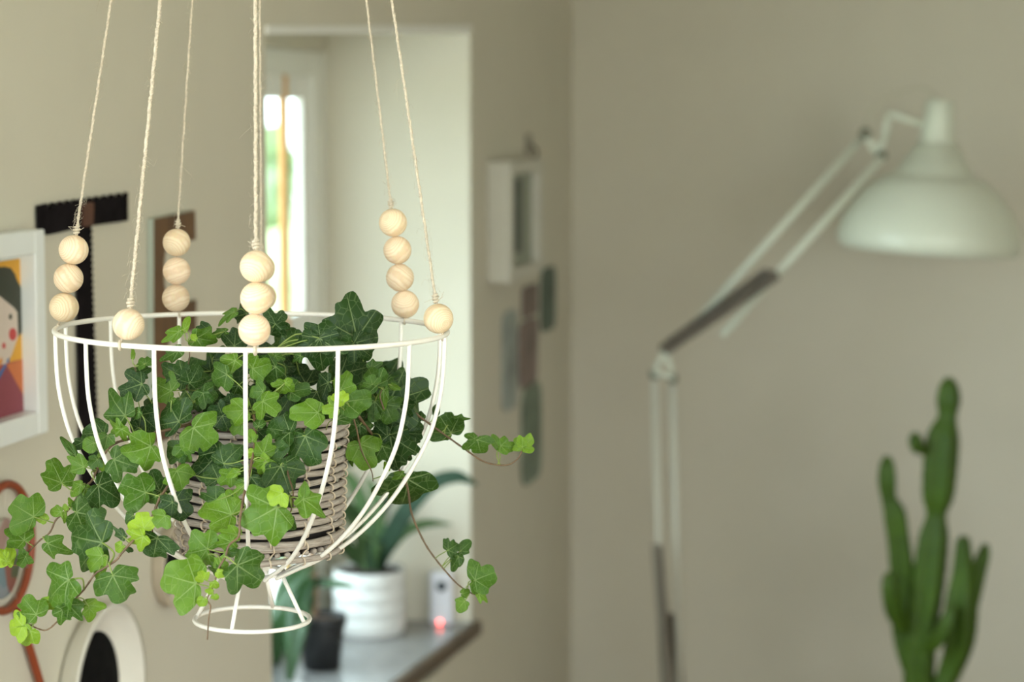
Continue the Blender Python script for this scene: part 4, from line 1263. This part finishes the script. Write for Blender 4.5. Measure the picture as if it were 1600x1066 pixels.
build('trunk', MB().tube(spline([Q(489, 962), Q(491, 920), Q(487, 860), Q(490, 790), Q(484, 720)], 5), [.010 - .0002 * i for i in range(21)], 10), plain('tan_bark', (.36, .22, .14), .8, noise=.2), rub)
fw = lambda w: (lambda t: w * math.sin(math.pi * (.04 + .96 * t) ** .8) ** .8 + .0006)
for pth, w_ in (
    ([Q(490, 905), Q(505, 912, -.02), Q(530, 914, -.05), Q(553, 916, -.07)], .012),
    ([Q(488, 880), Q(470, 895, -.05), Q(445, 925, -.09), Q(425, 970, -.11)], .024),
    ([Q(488, 900), Q(474, 930, -.04), Q(462, 975, -.07), Q(446, 1030, -.08)], .022),
    ([Q(488, 890), Q(455, 935, .0), Q(438, 985, .02), Q(430, 1050, .03)], .024),
    ([Q(488, 930), Q(470, 965, -.08), Q(460, 1015, -.1), Q(450, 1075, -.11)], .02),
    ([Q(488, 860), Q(510, 850, .06), Q(540, 858, .1), Q(565, 885, .12)], .028),
    ([Q(488, 850), Q(460, 850, .02), Q(430, 868, .03), Q(405, 905, .04)], .03),
    ([Q(488, 820), Q(510, 800, .04), Q(538, 795, .06), Q(566, 812, .08)], .03),
    ([Q(488, 790), Q(470, 770, .02), Q(448, 770, .03), Q(425, 790, .04)], .03),
    ([Q(486, 740), Q(505, 715, .02), Q(530, 712, .03), Q(552, 728, .04)], .028)):
    build('broad_leaf', leaf_blade(MB(), pth, fw(w_)), M_ficus, rub)
# small gadget with red light
gp = on_z(690, 978, Z_SILL)
dg = depth(gp)
gw, gh = 19 / F * dg, 84 / F * dg
gad = tag(empty('sensor_gadget', gp), 'small white electronic gadget with glowing red light on the sill', 'gadget')
gb = MB()
pts = []
for k in range(24):
    a = 2 * math.pi * k / 24
    pts.append(gp + RIGHT * (gw * math.copysign(abs(math.cos(a)) ** .5, math.cos(a))) + HF * (.022 * math.copysign(abs(math.sin(a)) ** .5, math.sin(a)) + .022) + Vector((0, 0, .001)))
gb.prism(pts, (0, 0, gh))
bevel(build('case', gb, plain('gadget_white', (.72, .72, .78), .35, noise=.01), gad), .006, 3)
build('dark_window', MB().lathe([(.0005, .002), (.011, .002), (.0125, 0)], gp + RIGHT * 0 + Vector((0, 0, gh * .76)) - HF * .0005, -HF, 20), plain('dark_lens', (.02, .035, .04), .3), gad)
build('red_light', MB().lathe([(.0005, .003), (.003, .0025), (.0042, 0)], gp - RIGHT * .004 + Vector((0, 0, gh * .07)) - HF * .0005, -HF, 16), emit('red_led', (1, .12, .10), 9), gad)

# ------------------------------------------------------------------ floor lamp
DL = 5.55
def Lm(px, py, dd=0):
    return at(px, py, DL + dd)
lampb = Lm(1052, 1140)
M_lamp = plain('lamp_white', (.66, .69, .57), .32, noise=.01)
M_spring = plain('spring_steel', (.20, .17, .14), .45, .6, noise=.1)
M_dark = plain('joint_dark', (.17, .17, .12), .5)
base_c = Vector((lampb.x, lampb.y, 0))
lamp = tag(empty('floor_lamp', base_c), 'large white jointed floor lamp leaning over by the back wall', 'floor lamp')
build('base', MB().lathe([(.001, 0), (.17, 0), (.175, .008), (.17, .028), (.03, .034), (.022, .05), (.001, .05)], base_c, seg=48), M_lamp, lamp)
pz = Lm(1052, 1120)
build('post', MB().tube([base_c + Vector((0, 0, .03)), Vector((base_c.x, base_c.y, pz.z))], .014, 14), M_lamp, lamp)
M_rod = plain('dimmed_rod', (.56, .55, .46), .4, noise=.02)  # lamp white greyed; the dimmer light on these rods is in the colour
def rod(name, a, b, r, mat, sides=10):
    return build(name, MB().tube([a, b], r, sides), mat, lamp)
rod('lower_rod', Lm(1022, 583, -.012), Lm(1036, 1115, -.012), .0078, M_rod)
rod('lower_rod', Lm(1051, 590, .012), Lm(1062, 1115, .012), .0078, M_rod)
def spring(a, b, r):
    n, turns = 240, 34
    d = (b - a)
    t = d.normalized()
    u = t.orthogonal().normalized()
    w = t.cross(u)
    pts = [a + d * (i / n) + (u * math.cos(2 * math.pi * turns * i / n) + w * math.sin(2 * math.pi * turns * i / n)) * r for i in range(n + 1)]
    return build('spring', MB().tube(pts, .0036, 5), M_spring, lamp, fix=False)
spring(Lm(1026, 852, -.05), Lm(1047, 1112, -.05), .0125)
spring(Lm(1049, 960, .04), Lm(1066, 1112, .04), .010)
for (a, b) in (((1022, 583), (1040, 545)), ((1051, 590), (1040, 545)), ((1022, 583), (1051, 590))):
    rod('elbow_bracket', Lm(*a, -.02), Lm(*b, -.02), .0058, M_lamp)
for p in ((1022, 585), (1051, 591), (1038, 546), (1352, 208), (1377, 243)):
    build('joint', MB().lathe([(.001, -.022), (.011, -.022), (.013, -.018), (.013, .018), (.011, .022), (.001, .022)], Lm(*p), HF, 16), M_dark, lamp)
rod('upper_rod', Lm(1070, 524, .03), Lm(1350, 212, .03), .0088, M_lamp)
rod('upper_rod', Lm(1128, 525, -.03), Lm(1378, 246, -.03), .0088, M_lamp)
spring(Lm(1036, 548, -.06), Lm(1214, 428, -.06), .0135)
spring(Lm(1044, 538, .0), Lm(1200, 424, .0), .0095)
rod('head_bracket', Lm(1350, 208), Lm(1370, 240), .008, M_lamp)
rod('head_bracket', Lm(1372, 240), Lm(1382, 215), .008, M_lamp)
rod('head_bracket', Lm(1382, 215), Lm(1389, 177), .008, M_lamp)
rod('head_bracket', Lm(1389, 177), Lm(1446, 196), .0078, M_lamp)
ctop, cbot = Lm(1470, 156), Lm(1450, 392)
axv = (cbot - ctop).normalized()
Hh = (cbot - ctop).length
k_ = DL / F
sprof = [(.001, 0), (19, 0), (22, 3), (23, 30), (27, 60), (34, 82), (48, 102), (57, 111), (58, 113), (56, 115), (74, 119), (96, 134), (112, 152), (128, 174), (139, 196), (143, 213), (142, 226), (136, 236), (133, 237), (133, 226), (134, 212), (122, 176), (90, 138), (66, 122), (30, 66), (.001, 60)]
sh = MB().lathe([(r * k_, h * k_) for r, h in sprof], ctop, axv, 56)
build('lamp_shade', sh, M_lamp, lamp)
build('bulb', MB().lathe([(.001, .30), (.02, .305), (.034, .285), (.034, .26), (.018, .22), (.016, .17), (.001, .17)], ctop, axv, 20), plain('frosted_bulb', (.8, .8, .75), .3), lamp)
build('cord', MB().tube(spline([Lm(1352, 205, .03), Lm(1362, 170, .04), Lm(1395, 148, .05), Lm(1440, 138, .04), Lm(1468, 157, .0)], 6), .003, 6), plain('pale_cord', (.55, .52, .40), .5), lamp)

# ------------------------------------------------------------------ cactus
DC = 5.35
def K(px, py, dd=0):
    return at(px, py, DC + dd)
cz = K(1445, 1066)
CBASE = Vector((K(1448, 1066).x, K(1448, 1066).y, 0))
M_cact = plain('cactus_skin', (.045, .090, .007), .5, noise=.25, scale=14, spec=.25)
M_edge = plain('cactus_edge', (.10, .10, .03), .7)
M_terra = plain('terracotta', (.40, .17, .09), .8, noise=.1)
cpot = tag(empty('terracotta_pot', CBASE), 'terracotta floor pot that holds the tall cactus', 'pot')
ph_ = .26
build('body', MB().lathe([(.001, 0), (.10, 0), (.135, ph_ - .05), (.15, ph_ - .05), (.152, ph_), (.138, ph_), (.13, ph_ - .03), (.001, ph_ - .03)], CBASE, seg=40), M_terra, cpot)
build('soil', MB().lathe([(.001, ph_ - .015), (.132, ph_ - .02), (.13, ph_ - .03)], CBASE, seg=30), M_soil, cpot)
cac = tag(empty('cactus', CBASE + Vector((0, 0, ph_ - .02))), 'tall green columnar cactus with several upright arms by back wall', 'cactus')
def column(name, pts, ribs=4, ph=0.0):
    """pts: (px, py, radius px, depth offset)"""
    path = spline([K(p[0], p[1], p[3]) for p in pts], 8)
    rad = spline([Vector((p[2], 0, 0)) for p in pts], 8)
    rad = [max(r.x, .5) * 1.38 * DC / F for r in rad]
    mb = MB()
    n, seg = len(path), ribs * 8
    for i, p in enumerate(path):
        t = (path[min(i + 1, n - 1)] - path[max(i - 1, 0)]).normalized()
        u = RIGHT - t * RIGHT.dot(t)
        u.normalize()
        w = t.cross(u)
        for k in range(seg):
            a = 2 * math.pi * k / seg
            prof_ = .62 + .38 * (abs(math.cos(a * ribs / 2)) ** 1.5)
            r = rad[i] * prof_ * (1 + .025 * math.sin(i * 2.1))
            mb.v.append(p + (u * math.cos(a + ph) + w * math.sin(a + ph)) * r)
    for i in range(n - 1):
        for k in range(seg):
            a, b_ = i * seg, (i + 1) * seg
            mb.face((a + k, a + (k + 1) % seg, b_ + (k + 1) % seg, b_ + k), True)
    mb.face(list(range(seg)))
    mb.face([(n - 1) * seg + k for k in range(seg)])
    o = build(name, mb, M_cact, cac)
    sp_ = MB()
    for i in range(1, n - 1, 2):
        t = (path[i + 1] - path[i - 1]).normalized()
        u = (RIGHT - t * RIGHT.dot(t)).normalized()
        w = t.cross(u)
        for k in range(ribs):
            a = 2 * math.pi * k / ribs + ph
            d = u * math.cos(a) + w * math.sin(a)
            sp_.tube([path[i] + d * rad[i] * .97, path[i] + d * (rad[i] + .004) + t * .002], .0007, 4)
    tag(build('spines', sp_, M_edge, o, fix=False), kind='stuff')
    return o
column('stem', [(1446, 1180, 19, 0), (1446, 1100, 19, 0), (1436, 1060, 20, 0), (1441, 980, 21, 0), (1452, 900, 21, 0), (1459, 840, 19, 0), (1463, 805, 13, 0), (1466, 775, 20, 0), (1470, 720, 22, 0), (1474, 680, 20, 0), (1480, 652, 12, 0), (1482, 625, 15, 0), (1482, 602, 11, 0), (1482, 590, 3, 0)], 4, R(20))
column('arm', [(1440, 1075, 13, .02), (1420, 1030, 14, .02), (1408, 985, 13, .03), (1412, 930, 17, .04), (1408, 880, 17, .04), (1403, 838, 16, .04), (1398, 805, 16, .04), (1389, 780, 11, .04), (1386, 750, 13, .04), (1386, 725, 10, .04), (1386, 713, 3, .04)], 4, R(35))
column('arm', [(1470, 1080, 12, -.02), (1486, 1045, 15, -.02), (1500, 1000, 18, -.03), (1502, 950, 20, -.03), (1505, 905, 15, -.03), (1505, 870, 11, -.03), (1505, 845, 8, -.03), (1505, 838, 2, -.03)], 4, R(10))
column('arm', [(1512, 960, 12, -.01), (1522, 920, 12, .0), (1530, 890, 11, .0), (1537, 865, 9, .0), (1540, 850, 3, .0)], 4, R(30))
column('arm', [(1414, 985, 8, -.02), (1398, 955, 11, -.04), (1391, 925, 10, -.05), (1389, 905, 8, -.05), (1390, 895, 3, -.05)], 4, R(15))
column('arm', [(1448, 1012, 8, -.05), (1464, 1000, 10, -.07), (1478, 975, 10, -.08), (1486, 955, 8, -.08), (1490, 944, 3, -.08)], 4, R(25))
column('arm', [(1458, 712, 4, -.01), (1444, 706, 5, -.02), (1434, 698, 8, -.03), (1430, 686, 8, -.03), (1430, 676, 3, -.03)], 4, R(15))

for o in bpy.data.objects:                       # drop the builder's own bookkeeping
    if '_o' in o.keys():
        del o['_o']
